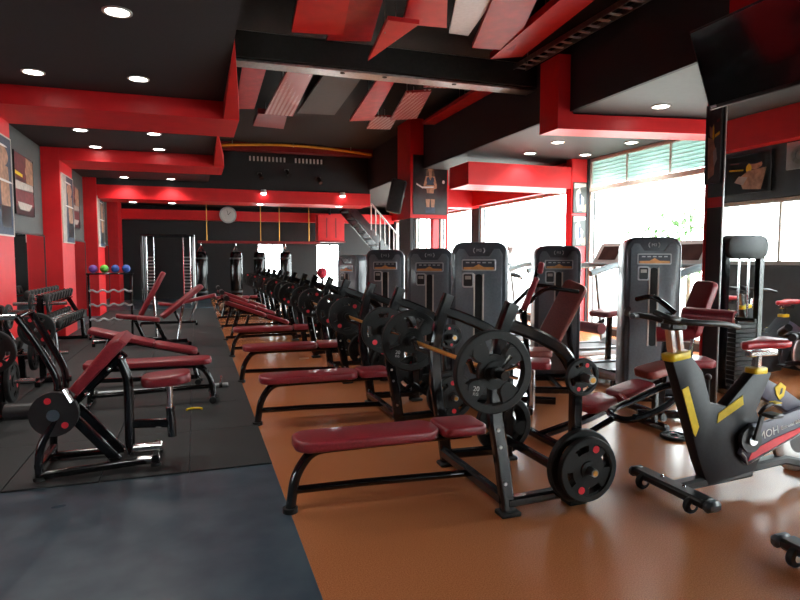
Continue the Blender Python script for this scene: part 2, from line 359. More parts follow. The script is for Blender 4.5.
# centre column
cc = thing('column', 'red column with a fitness poster and mirrored lower half', None, (5.05, 13.2, 0)); cc['kind'] = 'structure'
MB().box((0, 0, 3.5), (.92, .9, 2.2), .004).build('column_shaft', 'red_paint', cc)
MB().box((0, 0, 1.2), (.86, .84, 2.4), .004).build('column_core', 'wall_dark', cc)
for x in (-1, 1): MB().box((x * .43, -.43, 1.2), (.06, .04, 2.4), .004).build('corner_strip', ['black_plastic', 'red_paint'][x > 0], cc)
MB().box((0, -.425, 1.2), (.8, .008, 2.36)).build('mirror_panel', 'mirror', cc)
# mirrored pier by the spin bikes
mp = thing('column', 'mirror clad pier beside the spin bike under the television', None, (5.64, 4.68, 0)); mp['kind'] = 'structure'
MB().box((0, 0.005, ZR / 2), (1.5, .21, ZR)).build('pier_core', 'wall_dark', mp)
MB().box((0, -.108, ZR / 2), (1.5, .012, ZR - .01)).build('mirror_panel', 'mirror', mp)
MB().box((-.753, .1, ZR / 2), (.012, .03, ZR)).build('edge_strip', 'red_paint', mp)
MB().box((-.753, -.108, ZR / 2), (.008, .016, ZR)).build('edge_bead', 'steel', mp)
MB().box((-.753, 0, 2.05), (.012, .2, .1)).build('edge_band', 'red_paint', mp)
# steel I-beam and tray
ib = MB()
ib.box((2.7, 8.2, 4.02), (4.4, .26, .03)); ib.box((2.7, 8.2, 4.2), (4.4, .03, .36)); ib.box((2.7, 8.2, 4.38), (4.4, .26, .03))
bo = thing('ceiling_girder', 'dark steel girder crossing below the black high ceiling', None, (0, 0, 0)); bo['kind'] = 'structure'
ib.build('girder_body', 'steel', bo)
MB().box((2.7, 8.09, 4.21), (4.38, .14, .32)).build('girder_cover', 'void_black', bo)
for x in (1.95, 2.55, 3.6): MB().disc(Matrix.Translation((x, 8.14, 4.003)), .035, 12, .008).build('bolt', 'void_black', bo)
tr = thing('cable_tray', 'grey metal cable tray running along the black fascia', 'cable tray', (4.6, 6.4, 4.3))
for x in (-.1, .1): MB().box((x, 0, 0), (.012, 4.2, .07)).build('side_rail', 'steel', tr)
for k in range(22): MB().box((0, -2 + k * .19, -.01), (.2, .05, .012)).build('rung', 'silver_paint', tr)
for y in (-1.6, 1.4): MB().cyl((0, y, 0), (0, y, .3), .008, 6).build('hanger', 'steel', tr)

# ------------------------------------------------------------------ downlights
def downlight(i, x, y, z, label, group, watts=LAMP_W, r=.095):
    d = thing('downlight', label, 'ceiling light', (x, y, z), group=group)
    MB().lathe([(r, -.001), (r + .025, -.002), (r + .025, -.012), (r, -.012)], n=20, closed=True).build('bezel', 'white_paint', d)
    MB().disc(Matrix.Translation((0, 0, -.006)), r, 20, .004).build('lens', 'lamp_glow', d)
    l = bpy.data.lights.new('downlight_lamp', 'SPOT'); l.energy = watts; l.spot_size = R(130); l.spot_blend = .6; l.shadow_soft_size = r; l.color = (1, .95, .88)
    lo = bpy.data.objects.new('downlight_lamp', l); COL.objects.link(lo); lo.parent = d; lo.location = (0, 0, -.03)
DL = [(-1.65, 7.75, 'nearest the wall in the first lit bay over the mats'), (-.57, 5.66, 'in the near bay, topmost of the lamps over the mats'), (-.57, 7.65, 'in the first lit bay beside the tapering red fin'),
      (-1.7, 10.95, 'behind the nearest beam on the wall side'), (-.6, 10.9, 'behind the nearest beam on the bench side'), (-1.7, 13.05 - .55, 'just before the second beam on the wall side'), (-.6, 12.4, 'just before the second beam on the bench side'),
      (-1.66, 16.9, 'before the long far beam on the wall side'), (-.55, 16.9, 'before the long far beam on the bench side'), (-1.65, 5.66, 'in the near bay close to the wall'), (-.57, 2.4, 'above the photographer on the bench side'), (-1.65, 2.4, 'above the photographer on the wall side')]
for i, (x, y, s) in enumerate(DL): downlight(i, x, y, ZL, f'round white downlight {s}', 'downlights over the mats')
for i, (x, y, s) in enumerate([(-1.58, 18.1, 'under the long far beam on the wall side'), (-.58, 18.1, 'under the long far beam before the clock'), (1.8, 17.7, 'under the long far beam beside the clock'), (4.1, 17.7, 'under the long far beam near the staircase')]):
    downlight(i, x, y, 3.04, f'round white downlight {s}', 'downlights at the far end')
for i, (x, y, s) in enumerate([(5.86, 6.53, 'in the grey ceiling before the upturned red beam'), (6.1, 10.2, 'in the grey ceiling close to the deep red beam'), (5.98, 9.09, 'in the grey ceiling behind the upturned beam, bench side'), (7.2, 10.0, 'in the grey ceiling next to the deep beam, window side'), (7.2, 8.7, 'in the grey ceiling above the louvred window'), (6.0, 3.5, 'in the grey ceiling over the spin bikes'), (6.2, 13.5, 'in the grey ceiling behind the deep red beam')]):
    downlight(i, x, y, ZR, f'round white downlight {s}', 'downlights beside the windows')
for x, s in ((1.85, 'right of the clock'), (4.1, 'beside the speaker')):
    # surface lamps fixed on top edge of the far beam
    d = thing('spot_lamp', f'small white spot lamp on the far beam {s}', 'ceiling light', (x, 17.2, 3.40), group='spot lamps on the far beam')
    MB().lathe([(.001, 0), (.07, 0), (.085, -.1), (.001, -.1)], n=16).build('lamp_can', 'white_paint', d)
    MB().sphere((0, 0, -.1), .078, 16, 8, (1, 1, .6)).build('lens', 'lamp_glow', d)
# ------------------------------------------------------------------ hanging ceiling panels
def hang(name, pts, z, m, label, th=.05, drop=(0, 0, 0, 0), group='decorative panels hung from the high ceiling'):
    cx = sum(p[0] for p in pts) / len(pts); cy = sum(p[1] for p in pts) / len(pts)
    o = thing(name, label, 'ceiling panel', (cx, cy, z), group=group); n = len(pts)
    vs = [(p[0] - cx, p[1] - cy, drop[i % 4]) for i, p in enumerate(pts)] + [(p[0] - cx, p[1] - cy, drop[i % 4] + th) for i, p in enumerate(pts)]
    fs = [tuple(range(n))[::-1], tuple(range(n, 2 * n))] + [(i, (i + 1) % n, (i + 1) % n + n, i + n) for i in range(n)]
    MB().add(vs, fs).build('panel_board', m, o)
    MB().cyl((.1, .1, th - .02), (.1, .1, ZC - z), .006, 6).build('hanger_wire', 'steel', o)
    MB().cyl((-.1, -.1, th - .02), (-.1, -.1, ZC - z), .006, 6).build('hanger_wire', 'steel', o)
hang('ceiling_panel', [(1.2, 7.7), (1.83, 7.6), (1.6, 6.1), (1.1, 6.2)], 4.3, 'red_gloss', 'big red hanging panel nearest the black lowered ceiling', .07, (0, 0, .1, .1))
hang('ceiling_panel', [(1.69, 7.95), (2.27, 7.85), (1.95, 6.0), (1.6, 6.1)], 4.36, 'pink_sheen', 'glossy dull red hanging panel next to the biggest bright one', .04, (-.02, .0, .05, .03))
hang('ceiling_panel', [(2.24, 7.9), (2.12, 6.65), (2.5, 6.65)], 4.12, 'red_gloss', 'small bright red triangular hanging panel before the girder', .05, (0, .06, .06, 0))
hang('ceiling_panel', [(2.4, 6.95), (2.95, 6.9), (2.45, 5.7), (2.15, 5.8)], 4.3, 'red_gloss', 'bright red tapered hanging panel above the triangular one', .06, (-.02, -.02, .05, .05))
hang('ceiling_panel', [(3.13, 7.25), (3.4, 7.25), (3.1, 5.6), (2.6, 5.7)], 4.36, 'silver_paint', 'pale grey hanging board between the red panels', .04)
hang('ceiling_panel', [(3.53, 7.4), (4.1, 7.32), (3.45, 5.5), (3.0, 5.6)], 4.3, 'pink_sheen', 'glossy red hanging panel beside the pale grey board', .06, (-.03, -.03, .04, .04))
hang('ceiling_panel', [(3.95, 7.7), (4.4, 7.6), (4.2, 5.2), (3.75, 5.3)], 4.26, 'red_gloss', 'long red hanging panel beside the cable tray', .09, (0, .05, .1, .02))
hang('ceiling_panel', [(1.30, 11.7), (1.84, 11.8), (1.75, 9.1), (1.35, 9.15)], 4.22, 'perforated_red', 'perforated red hanging panel behind the girder near the tapering fin', .04, (-.02, 0, .06, .03))
hang('ceiling_panel', [(1.21, 13.1), (1.86, 13.2), (1.76, 12.0), (1.2, 11.95)], 4.26, 'dark_red', 'dark red hanging panel beyond the perforated one', .10)
hang('ceiling_panel', [(2.99, 11.9), (3.44, 11.8), (3.05, 9.1), (2.75, 9.1)], 4.26, 'pink_sheen', 'red hanging panel tinted pink for sheen behind the girder in the middle', .04, (-.03, 0, .05, .02))
hang('ceiling_panel', [(3.65, 11.3), (4.14, 11.15), (3.75, 9.4), (3.34, 9.5)], 4.2, 'perforated_red', 'perforated red hanging panel left of the poster column', .04, (-.03, 0, .04, .0))
hang('ceiling_panel', [(3.63, 9.45), (4.16, 9.3), (3.96, 8.7), (3.48, 8.75)], 4.3, 'perforated_red', 'small perforated red hanging panel just behind the girder', .04)
hang('ceiling_panel', [(4.58, 12.0), (4.84, 11.95), (4.84, 8.5), (4.5, 8.5)], 4.3, 'pink_sheen', 'long narrow red hanging strip beside the black fascia', .06)
hang('ceiling_panel', [(3.57, 12.7), (4.07, 12.6), (3.86, 11.5), (3.38, 11.6)], 4.28, 'perforated_red', 'perforated red hanging panel closest to the poster column', .04)
hang('ceiling_panel', [(.78, 11.9), (1.12, 11.8), (1.06, 9.1), (.72, 9.2)], 4.3, 'pink_sheen', 'red hanging panel tinted pink for its sheen beside the tapering red fin', .04)
hang('ceiling_panel', [(2.0, 12.3), (2.75, 12.2), (2.6, 9.3), (2.0, 9.4)], 4.4, 'soffit_grey', 'dark grey hanging board behind the girder', .04)
# yellow rail with pale vents at the end of the high ceiling
yr = thing('curved_rail', 'curved orange yellow pipe under the high ceiling before the far beam', 'pipe', (2.6, 16.6, 4.4))
MB().tube([(-2.2 + 4.4 * t / 16, 0, .02 + .13 * math.sin(math.pi * t / 16)) for t in range(17)], .035, 8).build('pipe', 'amber_paint', yr)
for x in (-1.6, 0, 1.6): MB().cyl((x, 0, .1), (x, 0, .2), .012, 6).build('hanger', 'steel', yr)
rb = trim(MB().box((2.66, 16.95, 4.5), (4.5, .3, .2), .003), 'dark_red', 'dark red header behind the curved yellow pipe')
vg = thing('vent_grille', 'row of pale vertical vent slats under the dark red header', 'vent', (2.5, 17.25, 4.2))
for k in range(20):
    if k in (10, 11): continue
    MB().box((-1.0 + k * .105, 0, .05), (.045, .03, .13), .004).build('slat', 'white_paint', vg)
MB().box((0, .03, .05), (2.2, .02, .17)).build('back_plate', 'void_black', vg)
for k, (x, z) in enumerate([(1.75, 3.85), (2.5, 3.98), (3.4, 3.80)]):
    d = thing('track_spot', ['grey spotlight bracket on the black bulkhead nearest the clock side', 'grey spotlight bracket on the black bulkhead, highest of three', 'grey spotlight bracket on the black bulkhead nearest the speaker'][k], 'spotlight', (x, 17.28, z), group='spotlight brackets on the bulkhead')
    MB().box((0, 0, 0), (.12, .04, .05), .008).build('bracket', 'steel', d)
    MB().cyl((0, -.02, -.02), (.05, -.14, -.16), .045, 12, .06).build('lamp_head', 'black_plastic', d)

# ================================================================== WALL FITTINGS
def ell(cx, cy, rx, ry, n=14, a0=0): return [(cx + rx * math.cos(2 * math.pi * k / n + a0), cy + ry * math.sin(2 * math.pi * k / n + a0)) for k in range(n)]
def poster(label, M, wd, ht, shapes, mats, frame='black_plastic', ground='poster_black', group=None):
    o = thing('poster', label, 'poster', (0, 0, 0), group=group); o.matrix_world = M
    MB().box((0, 0, .008), (wd, ht, .014)).build('board', ground, o)
    f = MB()
    for y in (-1, 1): f.box((0, y * ht / 2, .01), (wd + .02, .02, .022))
    for x in (-1, 1): f.box((x * wd / 2, 0, .01), (.02, ht + .02, .022))
    f.build('frame', frame, o)
    p = MB()
    for k, (mi, poly) in enumerate(shapes): p.mat(mi).prism([(x * wd, y * ht) for x, y in poly], .0012, Matrix.Translation((0, 0, .0158 + .0003 * k)))
    p.build('print', mats, o); return o
PR = ['skin_print', 'poster_black', 'cream_print', 'maroon_print', 'navy_print', 'yellow_paint', 'white_paint', 'bark']
def facing(x, y, z, n):     # matrix with local z = normal, local y = up
    n = Vector(n).normalized(); u = Vector((0, 0, 1)); r = u.cross(n).normalized()
    return Matrix(((r.x, u.x, n.x, x), (r.y, u.y, n.y, y), (r.z, u.z, n.z, z), (0, 0, 0, 1)))
girl = [(7, ell(0, .285, .11, .085)), (7, [(-.11, .29), (-.13, .13), (.13, .13), (.11, .29)]), (0, ell(0, .275, .07, .06)),  (0, [(-.04, .24), (.04, .24), (.04, .14), (-.04, .14)]), (0, [(-.14, .15), (.14, .15), (.12, .0), (.1, -.14), (-.1, -.14), (-.12, .0)]), (4, [(-.11, .13), (-.05, .14), (0, .08), (.05, .14), (.11, .13), (.12, .0), (-.12, .0)]),
        (0, [(-.14, .14), (-.2, .0), (-.17, -.06), (-.1, .04)]), (0, [(.14, .14), (.2, .0), (.17, -.06), (.1, .04)]), (0, [(-.2, .01), (-.02, -.05), (-.03, -.09), (-.2, -.05)]), (0, [(.2, .01), (.02, -.05), (.03, -.09), (.2, -.05)]),
        (6, [(-.42, .03), (-.24, -.03), (.1, -.02), (.1, -.045), (-.24, -.06), (-.42, .0)]), (1, [(-.13, -.14), (.13, -.14), (.15, -.24), (-.15, -.24)]), (0, [(-.14, -.24), (-.01, -.24), (-.03, -.4), (-.12, -.4)]), (0, [(.14, -.24), (.01, -.24), (.03, -.4), (.12, -.4)]), (4, [(-.15, -.38), (.15, -.38), (.14, -.48), (-.14, -.48)]), (6, ell(.4, .06, .04, .03))]
poster('framed dark poster of a woman holding a bar on the red column', facing(5.06, 12.745, 3.14, (0, -1, 0)), .8, 1.3, girl, PR)
mus = [(0, ell(-.15, .2, .16, .12)), (1, ell(-.16, .28, .15, .06)), (5, ell(-.02, .12, .06, .12)), (0, [(-.4, .1), (.0, .06), (.2, -.1), (.1, -.4), (-.3, -.45)]), (2, [(0, -.1), (.2, -.05), (.3, -.2), (.1, -.3)]), (5, [(.1, .12), (.42, .15), (.42, .11), (.1, .08)]), (3, [(.2, .3), (.4, .32), (.4, .28), (.2, .27)])]
sidep = [(2, [(-.5, -.5), (-.2, -.5), (-.1, .5), (-.5, .5)]), (0, ell(.15, .3, .22, .1)), (0, [(0, .22), (.35, .2), (.4, -.2), (.05, -.25)]), (1, [(.0, -.2), (.4, -.2), (.4, -.42), (.05, -.42)]), (6, ell(.15, .05, .4, .012)), (6, ell(.05, .4, .3, .012))]
panelp = [(3, [(-.5, .1), (.1, .1), (.1, .5), (-.5, .5)]), (0, [(.1, .05), (.5, .05), (.5, .45), (.1, .48)]), (2, [(-.5, -.1), (.5, -.06), (.45, .04), (-.45, .04)]), (3, [(-.5, -.34), (.5, -.34), (.5, -.1), (-.5, -.1)]), (2, [(-.3, -.42), (.2, -.42), (.4, -.3), (-.4, -.3)]), (5, [(-.5, .14), (-.1, .12), (-.1, .17), (-.5, .2)]), (0, ell(.2, .25, .16, .1))]
for i, (a, b) in enumerate(PIL[1:5]):
    poster(f'tall pale athlete poster on the side of {ordn[i+1]} red pier', facing(XP + .002, (a + b) / 2, 2.45, (1, 0, 0)), 1.1, 1.3, sidep, PR, 'frame_cream', 'navy_print', 'posters on the red piers')
for i in range(1, 5):
    a, b = PIL[i][1], PIL[i + 1][0]
    poster(f'dark red and yellow wrestling poster on grey panel, {ordn[i]} bay', facing(XL + .002, (a + b) / 2 + .35, 2.70, (1, 0, 0)), 1.15, .98, panelp, PR, 'black_plastic', 'poster_black', 'posters on the grey wall panels')
for z, s in ((2.72, 'upper'), (2.05, 'lower')):
    poster(f'{s} small pale poster on the red pier between bright windows', facing(7.42, 10.465, z, (0, -1, 0)), .3, .6, [(2, [(-.5, .3), (.5, .38), (.5, .5), (-.5, .5)]), (2, [(-.3, .22), (-.02, .34), (.1, .1), (.3, .0), (.22, -.42), (-.2, -.46), (-.34, -.05)]), (4, [(-.08, .12), (.08, .16), (.14, -.2), (-.06, -.3)]), (0, [(.2, -.3), (.48, -.2), (.48, -.48), (.2, -.48)])], PR, 'soffit_grey', 'wall_grey', 'small posters on the pier')
poster('dark athlete poster on the end of the mirrored pier', facing(4.878, 4.69, 2.62, (-1, 0, 0)), .17, .75, mus, PR)
poster('dark bodybuilder poster on the wall above the low window', facing(XR - .002, 2.45, 2.72, (-1, 0, 0)), .75, .55, mus, PR)
fan = thing('wall_plaque', 'small pale square wall plaque above the low window', 'plaque', (XR - .002, 3.25, 2.86)); fan.rotation_euler = (0, 0, 0)
MB().box((-.015, 0, 0), (.03, .4, .36), .006).build('plate', 'silver_paint', fan)
MB().lathe([(.06, 0), (.12, 0), (.12, .01), (.06, .01)], Matrix.Translation((-.035, 0, 0)) @ rot_to((-1, 0, 0)), 16, True).build('round_vent', 'steel', fan)
# clock
ck = thing('wall_clock', 'round pale wall clock on the red beam of the back wall', 'clock', (1.16, 22.62, 3.05))
MB().lathe([(.001, 0), (.27, 0), (.30, .02), (.30, .05), (.001, .05)], XZ, 28).build('clock_body', 'silver_paint', ck)
MB().disc(Matrix.Translation((0, -.053, 0)) @ XZ, .25, 28, .004).build('dial', 'white_paint', ck)
MB().box((.04, -.058, .04), (.015, .004, .13), 0, Matrix.Rotation(R(45), 4, 'Y')).build('hour_hand', 'black_plastic', ck)
MB().box((-.02, -.061, .09), (.01, .004, .19), 0, Matrix.Rotation(R(-12), 4, 'Y')).build('minute_hand', 'black_plastic', ck)
# television, facing the benches, tilted down
tv = thing('television', 'black flat television hung under the ceiling beside the mirrored pier', 'television', (4.36, 3.75, 3.18))
Tt = Matrix.Rotation(R(-22), 4, 'Y')
MB().box((0, 0, 0), (.05, 1.25, .72), .012, Tt).build('housing', 'black_plastic', tv)
MB().box(Tt @ Vector((-.027, 0, .01)), (.006, 1.2, .66), 0, Tt).build('screen', 'screen_black', tv)
MB().box(Tt @ Vector((-.032, .56, -.33)), (.004, .06, .025), 0, Tt).build('badge', 'steel', tv)
MB().cyl((.06, 0, .0), (.06, 0, ZC - 3.22), .025, 10).build('ceiling_pole', 'black_plastic', tv)
MB().box((.05, 0, 0), (.06, .3, .3), .01, Tt).build('bracket', 'black_plastic', tv)
# speaker on the column
sp = thing('loudspeaker', 'black loudspeaker tilted on the side of the poster column', 'loudspeaker', (4.31, 12.9, 2.88))
Ts = TM((0, 0, 0), 0, 12, -20)
MB().box((0, 0, 0), (.34, .34, .74), .03, Ts).build('cabinet', 'black_plastic', sp)
MB().box(Ts @ Vector((-.0, -.175, 0)), (.29, .012, .68), .004, Ts).build('grille', 'void_black', sp)
MB().cyl((.1, .1, 0), (.24, .14, .02), .03, 8).build('bracket', 'steel', sp)

# ================================================================== EQUIPMENT KIT
def plate_mb(Rr, th, holes=4, h0=.45, h1=.78, span=40, bore=.026, hub=.06, a0=20, rim=.014):
    """round weight plate in local XY, axis Z: rim ring, web with grip openings, hub"""
    m_ = MB(); t = th / 2; seg = 8
    m_.lathe([(Rr * .80, -t), (Rr - rim * .5, -t), (Rr, -t + rim * .5), (Rr, t - rim * .5), (Rr - rim * .5, t), (Rr * .80, t), (Rr * .80, -t)], n=40)
    m_.lathe([(bore, -t), (hub, -t), (hub, t), (bore, t), (bore, -t)], n=24)
    tw = t * .62
    def sector(r0, r1, A0, A1, k):
        vs = []
        for i in range(k + 1):
            a = R(A0 + (A1 - A0) * i / k); c, s_ = math.cos(a), math.sin(a)
            vs += [(r0 * c, r0 * s_, -tw), (r1 * c, r1 * s_, -tw), (r1 * c, r1 * s_, tw), (r0 * c, r0 * s_, tw)]
        fs = [(0, 1, 2, 3), tuple(k * 4 + q for q in (3, 2, 1, 0))]
        for i in range(k):
            for q in range(4): fs.append((i * 4 + q, i * 4 + (q + 1) % 4, (i + 1) * 4 + (q + 1) % 4, (i + 1) * 4 + q))
        m_.add(vs, fs)
    st = 360 / holes
    sector(hub * .95, Rr * h0, 0, 359.9, 36); sector(Rr * h1, Rr * .83, 0, 359.9, 36)
    for q in range(holes): sector(Rr * h0 * .98, Rr * h1 * 1.01, a0 + q * st + span / 2, a0 + (q + 1) * st - span / 2, 5)
    return m_
def make_grip_plate(name='weight_plate'):
    o = thing(name, 'x', 'weight plate')
    plate_mb(.225, .05, 4, .42, .80, 52, a0=0).build('disc', 'rubber', o)
    for q in range(4):
        a = R(45 + 90 * q); MB().disc(Matrix.Translation((.135 * math.cos(a), .135 * math.sin(a), 0)), .047, 16, .042).build('boss', 'rubber', o)
    text('20', .038, TM((-.096, -.096, .0225)), 'white_paint', o); text('KG', .024, TM((-.096, -.124, .0225)), 'white_paint', o)
    return o
def make_slot_plate(Rr, th, name='weight_plate'):
    o = thing(name, 'x', 'weight plate')
    plate_mb(Rr, th, 4, .56, .76, 38, a0=0, hub=.055 if Rr > .15 else .035).build('disc', 'rubber', o)
    for a in (48, 228): MB().disc(Matrix.Translation((Rr * .66 * math.cos(R(a)), Rr * .66 * math.sin(R(a)), 0)), Rr * .115, 14, th * .66 + .004).build('red_badge', 'red_print', o)
    return o
PLATES = {'grip': make_grip_plate(), 'slot': make_slot_plate(.195, .045), 'small': make_slot_plate(.115, .028)}
PUSED = set()
def place_plate(kind, p, axis, label, group, spin=0):
    src = PLATES[kind]
    if kind in PUSED: o = copy_tree(src)
    else: PUSED.add(kind); o = src
    o.matrix_world = Matrix.Translation(p) @ rot_to(axis) @ Matrix.Rotation(R(spin), 4, 'Z')
    o['label'] = label; o['group'] = group; return o
def make_barbell(half=.78, grip=.58, m='brass', name='barbell'):
    o = thing(name, 'x', 'barbell')   # along local Y
    MB().cyl((0, -grip, 0), (0, grip, 0), .014, 12).build('bar', m, o)
    for s in (-1, 1):
        sl = MB().cyl((0, s * grip, 0), (0, s * half, 0), .0245, 14).build('sleeve', 'black_gloss', o)
        MB().cyl((0, s * grip, 0), (0, s * (grip + .025), 0), .036, 14).build('collar', 'black_plastic', o)
        cp = MB().cyl((0, s * (grip + .10), 0), (0, s * (grip + .135), 0), .034, 14).build('spring_clip', 'black_plastic', o)
        for a in (52, 18, -16): MB().cyl((.03 * math.cos(R(a)), s * (grip + .12), .03 * math.sin(R(a))), (.115 * math.cos(R(a)), s * (grip + .13), .115 * math.sin(R(a))), .006, 6, .011).build('clip_lever', 'chrome', cp)
    return o

# ---- olympic bench: pad end at local x=0, uprights toward +x
def make_bench(decline=False, incline=False, rack=True):
    o = thing('weight_bench', 'x', 'weight bench')
    if incline:
        MB().pad(.5, .29, .065, TM((.26, 0, .42), 0, -13), .08).build('seat_pad', 'maroon_leather', o)
        MB().pad(.72, .29, .065, TM((.84, 0, .57), 0, -15), .05).build('back_pad', 'maroon_leather', o)
        MB().rtube([(.0, 0, .32), (1.13, 0, .60)], .06, .05).build('pad_rail', 'black_gloss', o)
        MB().rtube([(.10, 0, .34), (.02, 0, .03)], .05, .05).build('leg', 'black_gloss', o)
        MB().rtube([(.0, 0, .05), (1.18, 0, .07)], .05, .05).build('lower_rail', 'black_gloss', o)
    elif not decline:
        MB().pad(.9, .29, .065, TM((.47, 0, .415)), .1).build('seat_pad', 'maroon_leather', o)
        MB().pad(.30, .29, .065, TM((1.08, 0, .42)), .05).build('head_pad', 'maroon_leather', o)
        MB().tube(rnd([(.0, 0, .012), (.03, 0, .22), (.13, 0, .362), (.40, 0, .366), (1.17, 0, .366)], .14, 6), .03, 12).build('leg', 'black_gloss', o)
        MB().tube([(.02, 0, .13), (.45, 0, .125), (1.18, 0, .10)], .024, 10).build('lower_rail', 'black_gloss', o)
    else:
        MB().pad(.78, .29, .065, TM((.36, 0, .57), 0, 20), .08).build('seat_pad', 'maroon_leather', o)
        MB().pad(.42, .29, .065, TM((.94, 0, .36), 0, 20), .05).build('head_pad', 'maroon_leather', o)
        MB().rtube([(0, 0, .66), (1.17, 0, .235)], .06, .05).build('pad_rail', 'black_gloss', o)
        for x in (.12, .32): MB().rtube([(x + .1, 0, .57 - x * .36), (x - .03, 0, .03)], .05, .05).build('leg', 'black_gloss', o)
        MB().rtube([(.0, 0, .05), (1.18, 0, .07)], .05, .05).build('lower_rail', 'black_gloss', o)
        for s in (-1, 1): MB().cyl((.02, s * .04, .78), (.02, s * .24, .78), .05, 14).build('foot_roller', 'black_plastic', o)
        MB().rtube([(.03, 0, .6), (.02, 0, .8)], .04, .04).build('roller_post', 'black_gloss', o)
    MB().cyl((.0, 0, 0), (0, 0, .03), .045, 14).build('rubber_foot', 'rubber', o)
    if not rack:
        MB().tube(rnd([(1.10, 0, .34), (1.17, 0, .22), (1.19, 0, .04)], .08), .03, 10).build('rear_leg', 'black_gloss', o)
        for x in (.02, 1.19): MB().rtube([(x, -.24, .03), (x, .24, .03)], .05, .05, (0, 0, 1)).build('foot_bar', 'black_gloss', o)
        for s in (-1, 1): MB().cyl((.02, s * .27, .035), (.02, s * .23, .035), .035, 14).build('wheel', 'rubber', o)
        if incline: MB().tube([(1.17, 0, .05), (.98, 0, .56)], .028, 10).build('support', 'black_gloss', o)
        return o
    MB().rtube([(1.17, -.45, .10), (1.17, .45, .10)], .07, .06, (0, 0, 1)).build('cross_bar', 'black_gloss', o)
    MB().rtube([(1.66, -.42, .16), (1.66, .42, .16)], .06, .05, (0, 0, 1)).build('cross_bar', 'black_gloss', o)
    for s in (-1, 1):
        y = s * .45
        MB().rtube([(1.20, y, .01), (1.16, y, .30), (1.11, y, .58), (1.10, y, .85), (1.145, y, 1.08), (1.21, y, 1.24)], .06, .085).build('upright', 'black_gloss', o)
        MB().rtube(rnd([(1.16, y, 1.13), (1.36, y * .98, 1.06), (1.56, y * .95, .96), (1.67, y * .93, .80), (1.675, y * .93, .03)], .12, 4), .06, .075).build('rear_arch', 'black_gloss', o)
        MB().rtube([(1.19, y, .08), (1.66, y * .93, .08)], .06, .07, (0, 0, 1)).build('base_rail', 'black_gloss', o)
        for x, yy in ((1.20, y), (1.675, y * .93)): MB().box((x, yy, .015), (.13, .10, .03), .008).build('rubber_foot', 'rubber', o)
        hk = MB().rtube([(1.14, y, .80), (1.02, y, .845), (.965, y, .865), (.94, y, .93)], .035, .03).build('bar_hook', 'black_gloss', o)
        MB().box((1.0, y, .869), (.09, .03, .008), .003).build('hook_liner', 'white_paint', hk)
        for z, L in ((.79, .13), (.25, .17)):
            p = MB().cyl((1.675, y * .93, z), (1.675, y * .93 + s * (L + .03), z), .024, 12).build('plate_peg', 'steel', o)
            MB().cyl((1.675, y * .93 + s * (L + .03), z), (1.675, y * .93 + s * (L + .034), z), .016, 10).build('peg_cap', 'brass', p)
        for z in (.2, .42, .52): MB().disc(Matrix.Translation((1.165 - (z - .2) * .16, y + s * .032, z)) @ XZ, .011, 8, .008).build('bolt', 'steel', o)
    return o
flat0 = make_bench(); decl0 = make_bench(True); incl0 = make_bench(False, True, False); low0 = make_bench(rack=False); bar0 = make_barbell()
ordb = ['nearest', 'second', 'third', 'fourth', 'fifth', 'sixth', 'seventh', 'eighth']
BY = [3.48 + 1.965 * k for k in range(8)]
used = {}
def clone(src):
    if src.name in used: return copy_tree(src)
    used[src.name] = 1; return src
for k, y in enumerate(BY):
    dec = k in (4, 5, 6)
    b = clone(decl0 if dec else flat0); b.location = (.5, y, 0)
    nm = f'{ordb[k]} orange floor bench'
    b['label'] = f'{"maroon decline" if dec else "maroon flat"} press bench with black frame, {ordb[k]} in the orange floor row'; b['group'] = 'press benches on the orange floor'
    bb = clone(bar0); bb.location = (1.49, y, .892 + .004); bb['label'] = f'orange brass barbell racked on the {nm}'; bb['group'] = 'racked barbells'
    for s, sd in ((-1, 'near'), (1, 'far')):
        place_plate('grip' if k == 0 else 'slot', (1.49, y + s * .645, .896), (0, -1, 0), f'large black {"grip" if k == 0 else "slotted"} plate on {sd} end of barbell, {nm}', 'plates on the barbells', -8 + 11 * k)
        yy = y + s * .4185
        if k < 6:
            place_plate('small', (2.175, yy + s * .055, .79), (0, -1, 0), f'small black plate with red badges on {sd} upper peg, {nm}', 'plates on storage pegs', 20 + 30 * k)
            place_plate('grip', (2.175, yy + s * .062, .25), (0, -1, 0), f'large black plate innermost on {sd} lower peg, {nm}', 'plates on storage pegs', 30)
            place_plate('slot', (2.175, yy + s * .125, .25), (0, -1, 0), f'black slotted plate with red badges on {sd} lower peg, {nm}', 'plates on storage pegs', 20 + 25 * k)

